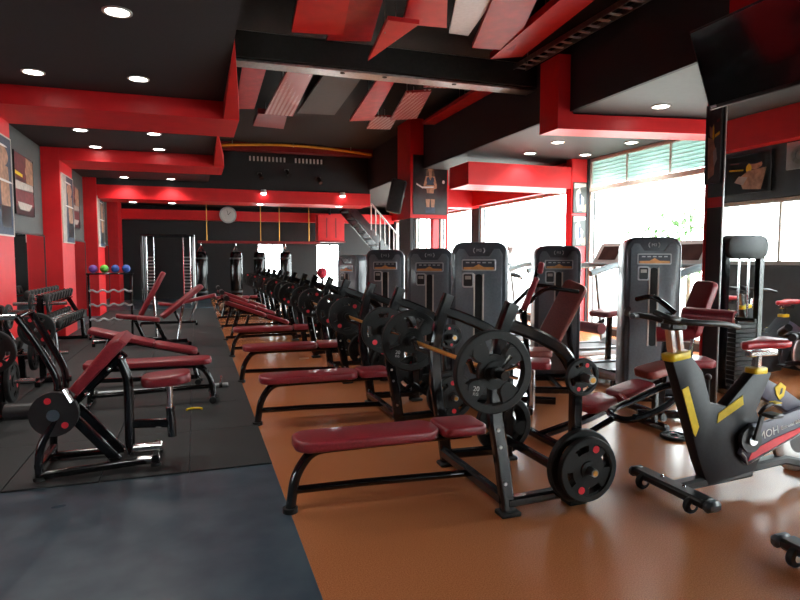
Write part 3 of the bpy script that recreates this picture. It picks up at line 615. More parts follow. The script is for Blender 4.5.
# ---- pin loaded stack machine, front toward local -Y
def shroud(o, h=1.68, wd=.56, dp=.30):
    def outline(wd, z0, z1, r): 
        pts = [(-wd / 2, z0), (wd / 2, z0)]
        for a in range(0, 91, 15): pts.append((wd / 2 - r + r * math.cos(R(a)), z1 - r + r * math.sin(R(a))))
        for a in range(90, 181, 15): pts.append((-wd / 2 + r + r * math.cos(R(a)), z1 - r + r * math.sin(R(a))))
        return pts
    MB().prism(outline(wd, .06, h, .12), dp, XZ, .03, 3).build('shroud', 'shroud_grey', o)
    MB().prism(outline(wd * .96, .1, h - .02, .11), dp * .5, Matrix.Translation((0, dp * .62, 0)) @ XZ, .03, 3).build('rear_shroud', 'shroud_light', o)
    w2 = wd / 2 - .05; zt = h - .07
    fp = [(-w2, .12), (w2, .12), (w2, zt - .05), (w2 - .03, zt), (w2 - .08, zt), (w2 - .13, zt - .075), (-w2 + .13, zt - .075), (-w2 + .08, zt), (-w2 + .03, zt), (-w2, zt - .05)]
    MB().prism(fp, .02, Matrix.Translation((0, -dp / 2 - .004, 0)) @ XZ, .006, 2).build('front_panel', 'shroud_light', o)
    yf = -dp / 2 - .015
    MB().prism(rrect(.07, .82, .03), .006, Matrix.Translation((0, yf, h - .73)) @ XZ).build('stack_slot', 'void_black', o)
    for s in (-1, 1): MB().box((s * .044, yf - .002, h - .73), (.016, .012, .82), .003).build('slot_trim', 'frame_cream', o)
    pl = MB().prism(rrect(.34, .115, .015), .012, Matrix.Translation((0, yf - .003, h - .23)) @ XZ, .003, 1).build('placard', 'silver_paint', o)
    MB().prism(rrect(.315, .09, .01), .004, Matrix.Translation((0, yf - .010, h - .23)) @ XZ).build('placard_print', 'shroud_grey', pl)
    MB().prism([(-.15, -.045), (.15, -.045), (.15, -.02), (.05, -.018), (0, .01), (-.05, -.018), (-.15, -.02)], .003, Matrix.Translation((0, yf - .0125, h - .23)) @ XZ).build('orange_stripe', 'orange_print', pl)
    f = MB()
    for q in range(5): f.box((-.11 + q * .055, yf - .0125, h - .205), (.035, .003, .012))
    f.build('placard_lines', 'silver_paint', pl)
    ct = MB().prism(rrect(.115, .15, .02), .014, Matrix.Translation((-.105, yf - .003, h - .38)) @ XZ, .003, 1).build('counter', 'silver_paint', o)
    MB().prism(rrect(.088, .12, .014), .004, Matrix.Translation((-.105, yf - .011, h - .38)) @ XZ).build('counter_face', 'black_plastic', ct)
    MB().box((-.105, yf - .0135, h - .355), (.06, .003, .035)).build('counter_display', 'cream_print', ct)
    for s in (-1, 1): MB().tube([(s * (.035 + .02 * math.sin(R(a))), -dp / 2 - .003, h - .085 + .026 * math.cos(R(a))) for a in range(20, 161, 20)], .004, 6).build('emblem_arc', 'silver_paint', o)
    text('M3', .042, Matrix.Translation((0, -dp / 2 - .003, h - .085)) @ XZ, 'silver_paint', o, ext=.002)
    MB().box((0, .04, .03), (wd + .04, dp + .24, .06), .015).build('base', 'black_gloss', o)
def station(o, kind, m='maroon_leather'):
    F = 'black_gloss'
    if kind == 'press':        # seat left of the stack, user facing -X, back leaning to +X
        MB().rtube([(-.1, -.1, .05), (-.1, -.75, .05)], .07, .06, (0, 0, 1)).build('floor_tube', F, o)
        MB().rtube([(-.85, -.75, .05), (.1, -.75, .05)], .07, .06, (0, 0, 1)).build('floor_tube', F, o)
        MB().rtube([(.05, -.70, .05), (-.02, -.70, .80)], .06, .06).build('back_post', F, o)
        MB().pad(.40, .36, .07, TM((-.42, -.75, .47)), .07).build('seat', m, o); MB().cyl((-.42, -.75, .06), (-.42, -.75, .44), .03, 10).build('seat_post', 'chrome', o)
        L_ = Vector((.44, 0, .9)).normalized(); w_ = Vector((.8, -.6, 0)); w_ = (w_ - L_ * w_.dot(L_)).normalized(); n_ = L_.cross(w_)
        MB().pad(.74, .27, .07, Matrix(((L_.x, w_.x, n_.x, -.11), (L_.y, w_.y, n_.y, -.77), (L_.z, w_.z, n_.z, .90), (0, 0, 0, 1))), .06).build('backrest', m, o)
        for s in (-1, 1):
            MB().tube(rnd([(.0, -.75 + s * .3, 1.15), (-.35, -.75 + s * .33, 1.2), (-.6, -.75 + s * .33, .95)], .1), .022, 10).build('press_arm', F, o)
            MB().cyl((-.6, -.75 + s * .33, .95), (-.6, -.75 + s * .18, .92), .02, 10).build('handle', 'rubber', o)
    elif kind == 'crunch':
        MB().rtube([(.0, -.1, .05), (.25, -.75, .05)], .07, .06, (0, 0, 1)).build('floor_tube', F, o)
        MB().rtube([(.05, -.62, .05), (.75, -.62, .05)], .07, .06, (0, 0, 1)).build('floor_tube', F, o)
        MB().rtube([(.25, -.62, .05), (.30, -.62, 1.0)], .06, .06).build('back_post', F, o)
        MB().pad(.38, .34, .07, TM((.5, -.62, .55)), .07).build('seat', m, o); MB().cyl((.5, -.62, .06), (.5, -.62, .52), .03, 10).build('seat_post', 'chrome', o)
        MB().pad(.55, .30, .07, TM((.62, -.42, 1.02), 0, -70, 15), .06).build('backrest', m, o)
        MB().cyl((.44, -.60, .98), (.78, -.86, .97), .075, 18).build('roller_pad', m, o)
        for x, q in ((.44, -.60), (.785, -.864)): MB().disc(Matrix.Translation((x, q, .975)) @ rot_to((.34, -.26, 0)), .05, 16, .016).build('roller_cap', 'chrome', o)
        MB().cyl((.78, -.86, .97), (.90, -.95, .97), .018, 8).build('roller_axle', F, o)
        MB().cyl((.20, -.62, .80), (.5, -.70, .82), .07, 18).build('roller_pad', m, o)
        MB().tube(rnd([(.1, -.3, 1.1), (.2, -.5, 1.15), (.35, -.64, 1.0)], .1), .025, 10).build('lever_arm', F, o)
    elif kind == 'curl':
        MB().rtube([(0, -.1, .05), (0, -.8, .05)], .07, .06, (0, 0, 1)).build('floor_tube', F, o)
        MB().rtube([(-.3, -.8, .05), (.4, -.8, .05)], .07, .06, (0, 0, 1)).build('floor_tube', F, o)
        MB().rtube([(0, -.7, .05), (0, -.72, .75)], .07, .06).build('post', F, o)
        MB().pad(.75, .34, .07, TM((.15, -.72, .82), 0, -6), .06).build('bench_pad', m, o)
        MB().cyl((-.3, -.9, .62), (-.3, -.5, .62), .07, 16).build('roller_pad', m, o)
        MB().tube([(-.1, -.72, .7), (-.3, -.72, .62)], .025, 10).build('lever_arm', F, o)
    elif kind == 'row':
        MB().rtube([(.1, -.0, .05), (.85, -.0, .05)], .07, .06, (0, 0, 1)).build('floor_tube', F, o)
        MB().rtube([(.6, -.5, .05), (.6, .2, .05)], .07, .06, (0, 0, 1)).build('floor_tube', F, o)
        MB().rtube([(.6, 0, .05), (.52, 0, .95)], .06, .06).build('post', F, o)
        MB().pad(.36, .17, .06, TM((.58, 0, 1.14), 0, -68), .05).build('chest_pad', m, o)
        MB().pad(.12, .13, .06, TM((.68, 0, 1.40), 0, -80), .04).build('head_pad', m, o)
        MB().rtube([(.52, 0, .9), (.66, 0, 1.42)], .035, .035).build('pad_post', F, o)
        for s in (-1, 1): MB().tube(rnd([(.5, s * .05, 1.3), (.5, s * .2, 1.3), (.4, s * .22, 1.34)], .06), .015, 8).build('handle', 'chrome', o)
        MB().pad(.34, .32, .07, TM((.62, -.42, .5)), .06).build('seat', m, o); MB().cyl((.62, -.42, .05), (.62, -.42, .47), .03, 10).build('seat_post', 'chrome', o)
def stack_machine(x, y, rz, kind, label, h=1.68, m='maroon_leather'):
    o = thing('stack_machine', label, 'gym machine', (x, y, 0), rz, 'grey pin loaded machines'); shroud(o, h)
    n0 = set(c.name for c in o.children)
    if kind: station(o, kind, m)
    for c in [q for q in o.children if q.name not in n0]: c.location = {'press': (-.02, -.22, 0), 'crunch': (-.375, -.30, 0), 'row': (-.08, .05, 0), 'curl': (0, 0, 0)}[kind]
    return o
stack_machine(2.76, 5.55, -32, 'row', 'grey weight stack machine with narrow chest pad, largest of the three together', 1.66)
stack_machine(2.77, 6.95, -26, None, 'grey weight stack machine, middle one of the three together', 1.62)
stack_machine(2.64, 8.4, -20, None, 'grey weight stack machine, farthest of the three together', 1.62)
stack_machine(4.25, 6.45, -22, 'press', 'grey weight stack machine with a tall brown leaning backrest', 1.65, 'brown_leather')
stack_machine(4.58, 5.2, -26, 'crunch', 'grey weight stack machine with maroon rollers next to the mirrored pier', 1.72)
lc = thing('leg_curl_machine', 'low maroon leg curl bench behind the leaning brown backrest', 'gym machine', (4.98, 7.15, 0), 6); station(lc, 'curl')

# ---- treadmill: user side toward local -X
def make_treadmill():
    o = thing('treadmill', 'x', 'treadmill')
    MB().box((-.75, 0, .13), (1.55, .62, .10), .03).build('deck', 'silver_paint', o)
    MB().box((-.80, 0, .185), (1.40, .46, .012), .004).build('belt', 'rubber', o)
    for s in (-1, 1):
        MB().box((-.78, s * .28, .195), (1.45, .08, .03), .01).build('side_rail', 'black_plastic', o)
        MB().rtube([(.05, s * .34, .08), (-.02, s * .34, .7), (-.12, s * .34, 1.46)], .06, .10).build('mast', 'silver_paint', o)
        MB().tube(rnd([(-.1, s * .34, 1.40), (-.35, s * .36, 1.39), (-.75, s * .36, 1.28)], .08), .045, 10).build('handrail', 'rail_blue', o)
        MB().box((-1.45, s * .27, .04), (.10, .06, .08), .01).build('foot', 'rubber', o)
    MB().prism([(-.12, .05), (.16, .05), (.16, .14), (.02, .26), (-.12, .2)], .6, Matrix.Translation((0, 0, 0)) @ XZ, .02, 2).build('motor_cover', 'black_plastic', o)
    Tc = TM((-.12, 0, 1.56), 0, -60)
    c = MB().pad(.36, .62, .06, Tc, .05, .015).build('console', 'white_paint', o)
    MB().box(Tc @ Vector((0, 0, .032)), (.23, .40, .008), .002, Tc.to_3x3().to_4x4()).build('screen', 'screen_brown', c)
    MB().tube([(-.25, -.36, 1.40), (-.25, .36, 1.40)], .03, 10).build('grip_bar', 'rail_blue', o)
    return o
tm = make_treadmill()
for i, (y, x, s) in enumerate([(6.0, 6.05, 'closest to the mirrored pier'), (7.55, 6.05, 'standing between the two grey machines'), (9.25, 6.05, 'behind the machine with the brown backrest'), (10.9, 6.05, 'farthest of the four facing the windows')]):
    o = tm if i == 0 else copy_tree(tm); o.location = (x, y, 0); o['label'] = f'pale treadmill with dark screen and blue grey rails, {s}'; o['group'] = 'treadmills by the windows'

# ---- spin bike, facing -X, front foot at the origin
def make_bike(full=True):
    o = thing('spin_bike', 'x', 'exercise bike'); G = 'bike_grey'
    P = lambda pts, h, m, name, y=0, bev=.012, par=None: MB().prism([(a - 2.77, b) for a, b in pts], h, Matrix.Translation((0, y, 0)) @ XZ, bev, 2).build(name, m, par or o)
    MB().box((0, 0, .085), (.11, .58, .055), .015).build('front_stabilizer', 'black_plastic', o)
    for s in (-1, 1):
        MB().box((0, s * .31, .08), (.115, .06, .065), .02).build('end_cap', 'shroud_grey', o)
        wh = MB().lathe([(.012, -.016), (.045, -.016), (.05, -.008), (.05, .008), (.045, .016), (.012, .016)], Matrix.Translation((-.045, s * .2, .052)) @ XZ, 20, True).build('wheel', 'rubber', o)
        MB().disc(Matrix.Translation((-.045, s * .2, .052)) @ XZ, .022, 14, .04).build('wheel_hub', 'chrome', wh)
        MB().sphere((.01, s * .09, .115), .014, 10, 6).build('bolt', 'chrome', o)
    MB().rtube([(.02, 0, .08), (.62, 0, .11)], .08, .06).build('front_spar', 'black_plastic', o)
    P([(2.71, .88), (2.86, .90), (2.95, .80), (3.02, .60), (3.15, .57), (3.36, .76), (3.52, .76), (3.40, .52), (3.52, .30), (3.40, .12), (3.02, .07), (2.95, .22), (2.87, .44), (2.77, .72)], .085, G, 'frame_shell')
    P([(3.45, .74), (3.62, .66), (3.95, .46), (4.0, .40), (3.85, .40), (3.45, .60)], .07, 'bike_purple', 'rear_stay')
    cv = P([(3.24, .26), (3.30, .19), (3.45, .24), (3.80, .36), (4.02, .42), (4.02, .50), (3.78, .52), (3.45, .45), (3.33, .45)], .03, 'bike_purple', 'chain_cover', -.06, .006)
    P([(3.30, .21), (3.34, .28), (3.55, .345), (3.86, .415), (3.86, .395), (3.45, .255)], .004, 'red_print', 'red_stripe', -.078, 0, cv)
    tl = MB().tube([(a - 2.77, -.078, b) for a, b in [(3.25, .27), (3.28, .24), (3.30, .19), (3.34, .205), (3.45, .245), (3.80, .365), (4.0, .42)]], .005, 6).build('silver_edge', 'silver_paint', cv)
    Tx = Matrix.Translation((3.47 - 2.77, -.077, .375)) @ Matrix.Rotation(R(-12), 4, 'Y') @ XZ
    text('MOH', .075, Tx, 'white_paint', cv); text('Extreme Bike', .034, Tx @ Matrix.Translation((.2, .0, 0)), 'white_paint', cv)
    P([(2.785, .70), (2.83, .72), (2.925, .46), (2.90, .40), (2.885, .42)], .006, 'yellow_paint', 'yellow_stripe', -.045, 0)
    P([(3.07, .47), (3.08, .53), (3.27, .63), (3.28, .57)], .006, 'yellow_paint', 'yellow_stripe', -.045, 0)
    sh = P([(3.55, .66), (3.60, .69), (3.645, .66), (3.63, .60), (3.595, .575), (3.565, .61)], .006, 'yellow_paint', 'shield_badge', -.040, 0)
    P([(3.59, .61), (3.60, .65), (3.615, .655), (3.61, .62)], .002, 'black_plastic', 'badge_mark', -.044, 0, sh)
    cr = MB().disc(Matrix.Translation((.55, -.07, .35)) @ XZ, .085, 24, .03).build('crank_disc', 'black_plastic', o)
    MB().disc(Matrix.Translation((.55, -.09, .35)) @ XZ, .035, 16, .02).build('crank_hub', 'chrome', cr)
    MB().rtube([(.55, -.105, .35), (.60, -.11, .52)], .02, .035).build('crank_arm', 'black_plastic', o)
    pd = MB().box((.605, -.17, .525), (.10, .09, .025), .008).build('pedal', 'black_plastic', o)
    MB().tube(rnd([(.55, -.13, .53), (.53, -.17, .575), (.60, -.17, .60), (.67, -.17, .58)], .03), .012, 8).build('toe_cage', 'black_plastic', pd); MB().box((.63, -.17, .604), (.05, .05, .006)).build('pedal_tag', 'yellow_paint', pd)
    MB().rtube([(.55, .09, .35), (.50, .10, .18)], .02, .035).build('crank_arm', 'black_plastic', o); MB().box((.495, .15, .175), (.10, .09, .025), .008).build('pedal', 'black_plastic', o)
    fw = MB().lathe([(.10, -.02), (.20, -.025), (.225, -.012), (.225, .012), (.20, .025), (.10, .02)], Matrix.Translation((1.06, 0, .29)) @ XZ, 36, True).build('flywheel', 'steel', o)
    MB().disc(Matrix.Translation((1.06, 0, .29)) @ XZ, .11, 24, .03).build('flywheel_hub', 'black_plastic', fw)
    MB().rtube([(.60, 0, .14), (.92, 0, .16), (1.28, 0, .07)], .08, .06).build('rear_spar', 'black_plastic', o)
    MB().box((1.30, 0, .06), (.10, .52, .06), .015).build('rear_stabilizer', 'black_plastic', o)
    for s in (-1, 1): MB().box((1.30, s * .22, .015), (.06, .06, .03), .006).build('rubber_foot', 'rubber', o)
    # handlebar post
    MB().prism(rrect(.165, .10, .03), .045, TM((.005, 0, .905), 0, -8), .008).build('post_collar', 'yellow_paint', o)
    for x in (-.025, .035): MB().rtube([(x, 0, .9), (x - .03, 0, 1.08)], .05, .045).build('handlebar_post', 'chrome', o)
    MB().box((-.02, 0, 1.09), (.13, .10, .05), .012).build('post_head', 'black_plastic', o)
    for s in (-1, 1):
        MB().tube(rnd([(-.02, s * .05, 1.11), (-.12, s * .16, 1.14), (-.22, s * .20, 1.15), (-.27, s * .11, 1.19)], .08), .017, 10).build('forward_grip', 'black_plastic', o)
        MB().tube(rnd([(-.22, s * .13, 1.14), (-.05, s * .23, 1.13), (.12, s * .23, 1.12), (.27, s * .20, 1.09)], .08), .018, 10).build('side_grip', 'black_plastic', o)
    MB().cyl((.10, 0, .80), (.13, 0, 1.0), .012, 8).build('knob_stem', 'chrome', o); MB().sphere((.24, -.02, .76), .022, 10, 6).build('resistance_knob', 'black_plastic', o); MB().cyl((.24, -.02, .58), (.24, -.02, .75), .012, 8).build('resistance_rod', 'black_plastic', o)
    # saddle
    MB().prism(rrect(.13, .09, .03), .04, TM((.66, 0, .775)), .008).build('seat_collar', 'yellow_paint', o)
    MB().rtube([(.66, 0, .77), (.66, 0, .90)], .05, .05).build('seat_post', 'chrome', o); MB().box((.70, 0, .885), (.24, .05, .04), .008).build('seat_slider', 'chrome', o)
    sd = [(-.15, 0), (-.13, .03), (-.05, .035), (.03, .07), (.10, .11), (.15, .105), (.17, .06), (.165, 0)]; sd = sd + [(a, -b) for a, b in sd[-2:0:-1]]
    MB().prism(sd, .055, TM((.68, 0, .945), 0, -3), .02, 3).build('saddle', 'red_saddle', o)
    return o
bk = make_bike()
for i, (x, y, rz, s) in enumerate([(2.77, 2.9, 0, 'grey spin bike with yellow stripes and red saddle on the orange floor'), (2.77, 1.85, 0, 'spin bike of which only the front foot shows at the corner'), (6.36, 3.55, 0, 'dark spin bike reflected in the mirrored pier beside the low window'), (6.25, 2.75, 0, 'second dark spin bike seen only in the mirrored pier'), (4.2, 1.9, 0, 'spin bike standing behind the corner bike')][:4]):
    o = bk if i == 0 else copy_tree(bk); o.location = (x, y, 0); o.rotation_euler = (0, 0, R(rz)); o['label'] = s; o['group'] = 'spin bikes'
# black cable tower reflected in the pier
def cable_tower(label, loc, rz, h=1.72, wd=.5):
    o = thing('cable_tower', label, 'gym machine', loc, rz)
    MB().box((0, 0, .04), (wd + .1, .6, .08), .02).build('base', 'black_gloss', o)
    for s in (-1, 1): MB().rtube([(s * wd / 2, 0, .05), (s * wd / 2, 0, h - .06)], .07, .09).build('upright', 'black_gloss', o); MB().cyl((s * .07, -.02, .1), (s * .07, -.02, h - .1), .012, 8).build('guide_rod', 'chrome', o)
    MB().prism(rrect(wd + .08, .26, .1), .16, Matrix.Translation((0, 0, h - .1)) @ XZ, .02).build('top_cover', 'black_plastic', o)
    for k in range(14): MB().box((0, -.02, .12 + k * .052), (.30, .12, .046), .004).build('stack_plate', 'black_plastic', o)
    return o
cable_tower('black cable tower reflected at the edge of the mirrored pier', (5.78, 4.02, 0), 180)

# ---- low abdominal bench behind the nearest plates
ab = thing('abdominal_bench', 'low abdominal bench with three maroon pads and a looped black handle', 'weight bench', (3.0, 4.2, 0))
MB().rtube([(-.35, 0, .05), (.1, 0, .15), (.85, 0, .40)], .07, .06).build('spine', 'black_gloss', ab)
MB().rtube([(.80, -.15, .04), (.80, .25, .04)], .06, .06, (0, 0, 1)).build('rear_foot', 'black_gloss', ab); MB().rtube([(.80, 0, .05), (.80, 0, .38)], .05, .05).build('rear_post', 'black_gloss', ab)
MB().rtube([(-.35, -.25, .04), (-.35, .25, .04)], .06, .06, (0, 0, 1)).build('front_foot', 'black_gloss', ab)
MB().pad(.30, .28, .075, TM((.16, -.02, .285), 0, -10), .07).build('pad', 'maroon_leather', ab)
MB().pad(.36, .28, .075, TM((.50, -.04, .37), 0, -14), .07).build('pad', 'maroon_leather', ab)
MB().pad(.34, .26, .075, TM((.86, .06, .51), 0, -10), .07).build('pad', 'brown_leather', ab)  # light reflected on this pad put into its colour as browner leather
lp = [(.05, -.33, .27), (.15, -.45, .23), (.50, -.48, .33), (.72, -.40, .45), (.70, -.28, .47), (.40, -.26, .36), (.14, -.26, .29)]
def smooth_loop(P, k=3):
    P = [Vector(p) for p in P]
    for _ in range(k):
        Q = []
        for a, b in zip(P, P[1:] + P[:1]): Q += [a * .75 + b * .25, a * .25 + b * .75]
        P = Q
    return P
MB().tube(smooth_loop(lp), .028, 8, closed=True).build('loop_handle', 'black_gloss', ab)
MB().tube([(-.22, -.25, .05), (.08, -.36, .25)], .024, 8).build('handle_stem', 'black_gloss', ab); MB().cyl((.3, -.27, .34), (.34, -.12, .36), .02, 8).build('handle_bracket', 'chrome', ab)
place_plate('small', (3.76, 3.92, .0145), (0, 0, 1), 'small black plate lying flat on the orange floor by the bike', 'plates on the floor', 10)

# ---- plate loaded preacher curl machine on the mat
pc = thing('preacher_curl_machine', 'black preacher curl machine with maroon arm pad and seat on the mats', 'gym machine', (-.60, 4.72, .012)); K = 'black_gloss'
for s in (-1, 1):
    MB().tube(rnd([(-.42, s * .22, .03), (.30, s * .16, .05)], .05), .028, 10).build('base_rail', K, pc); MB().cyl((.18, s * .16, .05), (.33, s * .16, .05), .033, 12).build('chrome_sleeve', 'chrome', pc)
    MB().tube(rnd([(-.42, s * .22, .02), (-.42, s * .22, .22), (-.30, s * .20, .42)], .12), .026, 10).build('front_leg', K, pc); MB().cyl((-.42, s * .22, 0), (-.42, s * .22, .025), .04, 12).build('rubber_foot', 'rubber', pc); MB().cyl((.30, s * .16, 0), (.30, s * .16, .025), .036, 12).build('rubber_foot', 'rubber', pc)
    MB().rtube([(-.27, s * .12, .45), (.05, s * .12, .05)], .05, .065).build('brace', K, pc)
MB().rtube([(.30, -.2, .06), (.30, .2, .06)], .05, .05, (0, 0, 1)).build('cross_bar', K, pc); MB().rtube([(-.42, -.24, .10), (-.42, .24, .10)], .05, .05, (0, 0, 1)).build('cross_bar', K, pc)
MB().tube(rnd([(.12, 0, .05), (.12, 0, .62), (.07, 0, .76)], .08), .034, 10).build('pad_post', K, pc); MB().cyl((.12, 0, .04), (.12, 0, .1), .045, 12).build('post_sleeve', 'chrome', pc)
MB().prism([(-.26, -.01), (.20, -.01), (.20, .05), (.14, .085), (-.26, .06)], .54, TM((.0, 0, .76), 0, -47) @ XZ, .02, 3).build('arm_pad', 'maroon_leather', pc)
MB().rtube([(.10, 0, .80), (-.28, 0, .42)], .06, .06).build('pad_rail', K, pc)
for z, x in ((.70, .0), (.53, -.14), (.78, .08)): MB().sphere((x, -.055, z), .018, 10, 6).build('bolt', 'chrome', pc)
MB().pad(.34, .30, .075, TM((.38, 0, .60), 0, -4), .1).build('seat', 'maroon_leather', pc); MB().cyl((.40, 0, .36), (.40, 0, .57), .022, 10).build('seat_post', 'chrome', pc); MB().cyl((.41, 0, .16), (.40, 0, .38), .032, 10).build('post_sleeve', K, pc)
MB().rtube([(.12, 0, .28), (.42, 0, .26)], .05, .06).build('seat_rail', K, pc); MB().cyl((.15, -.1, .12), (.34, -.1, .12), .035, 12).build('seat_pin', 'chrome', pc)
MB().disc(Matrix.Translation((-.32, -.2, .44)) @ XZ, .15, 28, .05).build('cam_disc', 'black_plastic', pc)
MB().disc(Matrix.Translation((-.32, -.235, .44)) @ XZ, .04, 14, .03).build('cam_hub', 'chrome', pc)
for a in (110, 310): MB().disc(Matrix.Translation((-.32 + .1 * math.cos(R(a)), -.228, .44 + .1 * math.sin(R(a)))) @ XZ, .022, 12, .006).build('red_badge', 'red_print', pc)
MB().cyl((-.32, -.2, .44), (-.32, .25, .44), .025, 10).build('axle', 'chrome', pc)
for s in (-1, 1): MB().tube(rnd([(-.32, s * .13, .48), (-.30, s * .14, .66), (-.42, s * .15, .92), (-.52, s * .18, 1.1)], .1), .024, 10).build('lever_arm', K, pc)
MB().tube(rnd([(-.52, -.18, 1.1), (-.50, 0, 1.12), (-.52, .18, 1.1)], .05), .02, 10).build('handle_bar', K, pc)
for s in (-1, 1): MB().cyl((-.52, s * .18, 1.1), (-.66, s * .2, 1.1), .02, 10).build('grip', 'chrome', pc)
MB().cyl((-.62, -.14, .46), (-.40, -.16, .46), .055, 14).build('counterweight', 'black_plastic', pc); MB().cyl((-.25, -.2, .60), (-.2, -.24, .52), .02, 8).build('stop_pin', 'chrome', pc)
st = thing('yellow_strap', 'small curved yellow strap lying on the black mat', 'strap', (-.04, 6.12, .012))
MB().tube([(.07 * math.cos(R(a)), .05 * math.sin(R(a)), .012) for a in range(0, 181, 20)], .011, 6).build('band', 'yellow_paint', st)

# ---- press benches on the mats (heads to the wall)
for i, (x, y, inc, s) in enumerate([(.16, 6.62, False, 'flat bench on the black mats just behind the curl machine'), (.02, 7.62, True, 'incline bench on the black mats behind the flat one')]):
    b = clone(incl0) if inc else clone(low0); b.location = (x, y, .012); b.rotation_euler = (0, 0, R(180)); b['label'] = 'maroon ' + s; b['group'] = 'benches on the mats'
# plate trees by the wall
def plate_tree(label, loc, rz):
    o = thing('plate_tree', label, 'plate rack', loc, rz, 'plate trees by the mirrored wall')
    MB().rtube([(0, 0, .02), (0, 0, 1.05)], .07, .07).build('post', K_, o)
    for q in (0, 90): c, s_ = math.cos(R(q)), math.sin(R(q)); MB().rtube([(-.3 * c, -.3 * s_, .03), (.3 * c, .3 * s_, .03)], .06, .06, (0, 0, 1)).build('foot', K_, o)
    for z in (.35, .95):
        MB().cyl((-.28, 0, z), (.28, 0, z), .022, 10).build('peg_bar', 'chrome', o)
    MB().cyl((0, -.26, .66), (0, .26, .66), .022, 10).build('peg_bar', 'chrome', o)
    return o
K_ = 'black_gloss'
for i, (x, y, nm) in enumerate([(-1.72, 6.35, 'near'), (-1.75, 8.1, 'farther')]):
    plate_tree(f'black plate tree by the mirrored wall, the {nm} one', (x, y, .012), 0)
    for s, sd in ((-1, 'wall'), (1, 'mat')):
        place_plate('slot', (x + s * .09, y, .362), (1, 0, 0), f'black plate on the {sd} side low peg of the {nm} plate tree', 'plates on the plate trees', 15 + 40 * i)
        place_plate('small', (x + s * .09, y, .962), (1, 0, 0), f'small black plate on the {sd} side top peg of the {nm} plate tree', 'plates on the plate trees', 35)
    place_plate('slot', (x, y - .215, .672), (0, -1, 0), f'black plate with red badges facing out on the {nm} plate tree', 'plates on the plate trees', 70)
sb = copy_tree(bar0); sb.location = (-.45, 7.14, .04); sb.rotation_euler = (0, 0, R(90)); sb['label'] = 'long pale barbell lying on the mats behind the flat bench'; sb['group'] = 'barbells on the floor'
for c in sb.children:
    if c.name.split('.')[0] in ('bar', 'sleeve'):
        c.data = c.data.copy(); c.data.materials[0] = MATS['silver_paint']
# ---- adjustable benches
def adj_bench(label, loc, rz, ang):
    o = thing('adjustable_bench', label, 'weight bench', loc, rz, 'adjustable benches on the mats')
    MB().rtube([(-.55, 0, .06), (.60, 0, .06)], .06, .06).build('spine', K, o)
    for x in (-.55, .60): MB().rtube([(x, -.25, .035), (x, .25, .035)], .06, .05, (0, 0, 1)).build('foot', K, o)
    MB().rtube([(.25, 0, .06), (.10, 0, .42)], .06, .06).build('post', K, o)
    MB().pad(.36, .28, .07, TM((-.02, 0, .47), 0, 8), .06).build('seat', 'maroon_leather', o)
    c, s = math.cos(R(ang)), math.sin(R(ang))
    MB().pad(.86, .27, .07, TM((.19 + .43 * c, 0, .48 + .43 * s), 0, -ang), .05).build('backrest', 'maroon_leather', o)
    MB().rtube([(.45, 0, .08), (.19 + .4 * c + .04, 0, .44 + .4 * s)], .04, .04).build('support', 'chrome', o)
    return o
adj_bench('maroon adjustable bench with the steepest upright backrest', (-1.12, 11.35, .012), 8, 62)
adj_bench('maroon adjustable bench with its backrest half raised', (-.75, 10.9, .012), 12, 38)
adj_bench('maroon adjustable bench with low backrest near the ball rack', (-.6, 14.2, .012), 0, 12)
# ---- dumbbell racks and dumbbells
def make_dumbbell(r, L=.30):
    o = thing('dumbbell', 'x', 'dumbbell')
    MB().cyl((-L * .28, 0, 0), (L * .28, 0, 0), .016, 8).build('handle', 'chrome', o)
    for s in (-1, 1): MB().lathe([(.001, 0), (r * .86, 0), (r, .015), (r, L * .22 - .015), (r * .86, L * .22), (.001, L * .22)], Matrix.Translation((s * L * .27 if s > 0 else -L * .27 - L * .22, 0, 0)) @ rot_to((1, 0, 0)), 12).build('head', 'rubber', o)
    return o
db0 = make_dumbbell(.075)
dn = 0; grades = ['first', 'second', 'third', 'fourth', 'fifth', 'sixth', 'seventh', 'eighth', 'ninth', 'tenth']
for ri, (yc, yl) in enumerate([(11.2, 2.3), (7.0, 2.4)]):
    rk = thing('dumbbell_rack', ['black two tier dumbbell rack along the mirrored wall before the third pier', 'black two tier dumbbell rack along the mirrored wall before the second visible pier'][ri] if ri == 0 else 'black two tier dumbbell rack along the mirrored wall near the curl machine', 'rack', (-2.2, yc, .012))
    for y in (-1, 1): MB().rtube([(.22, y * yl / 2, .02), (.20, y * yl / 2, .35), (-.1, y * yl / 2, .92)], .06, .07).build('end_frame', K, rk); MB().rtube([(-.25, y * yl / 2, .03), (.28, y * yl / 2, .03)], .06, .05, (0, 0, 1)).build('foot', K, rk)
    for z, x in ((.42, .12), (.80, -.06)):
        for dx in (-.09, .09): MB().rtube([(x + dx, -yl / 2, z + dx * -.25), (x + dx, yl / 2, z + dx * -.25)], .02, .05, (0, 0, 1)).build('shelf_rail', K, rk)
        for k in range(10):
            d = db0 if dn == 0 else copy_tree(db0); dn += 1
            d.location = (-2.2 + x, yc - yl / 2 + .16 + k * (yl - .3) / 9.2, z + .115); d.rotation_euler = (0, R(14), 0)
            d['label'] = f'black dumbbell, {grades[k]} on the {"upper" if z > .6 else "lower"} tier of the rack {"before the third pier" if ri == 0 else "near the curl machine"}'; d['group'] = 'dumbbells on the wall racks'
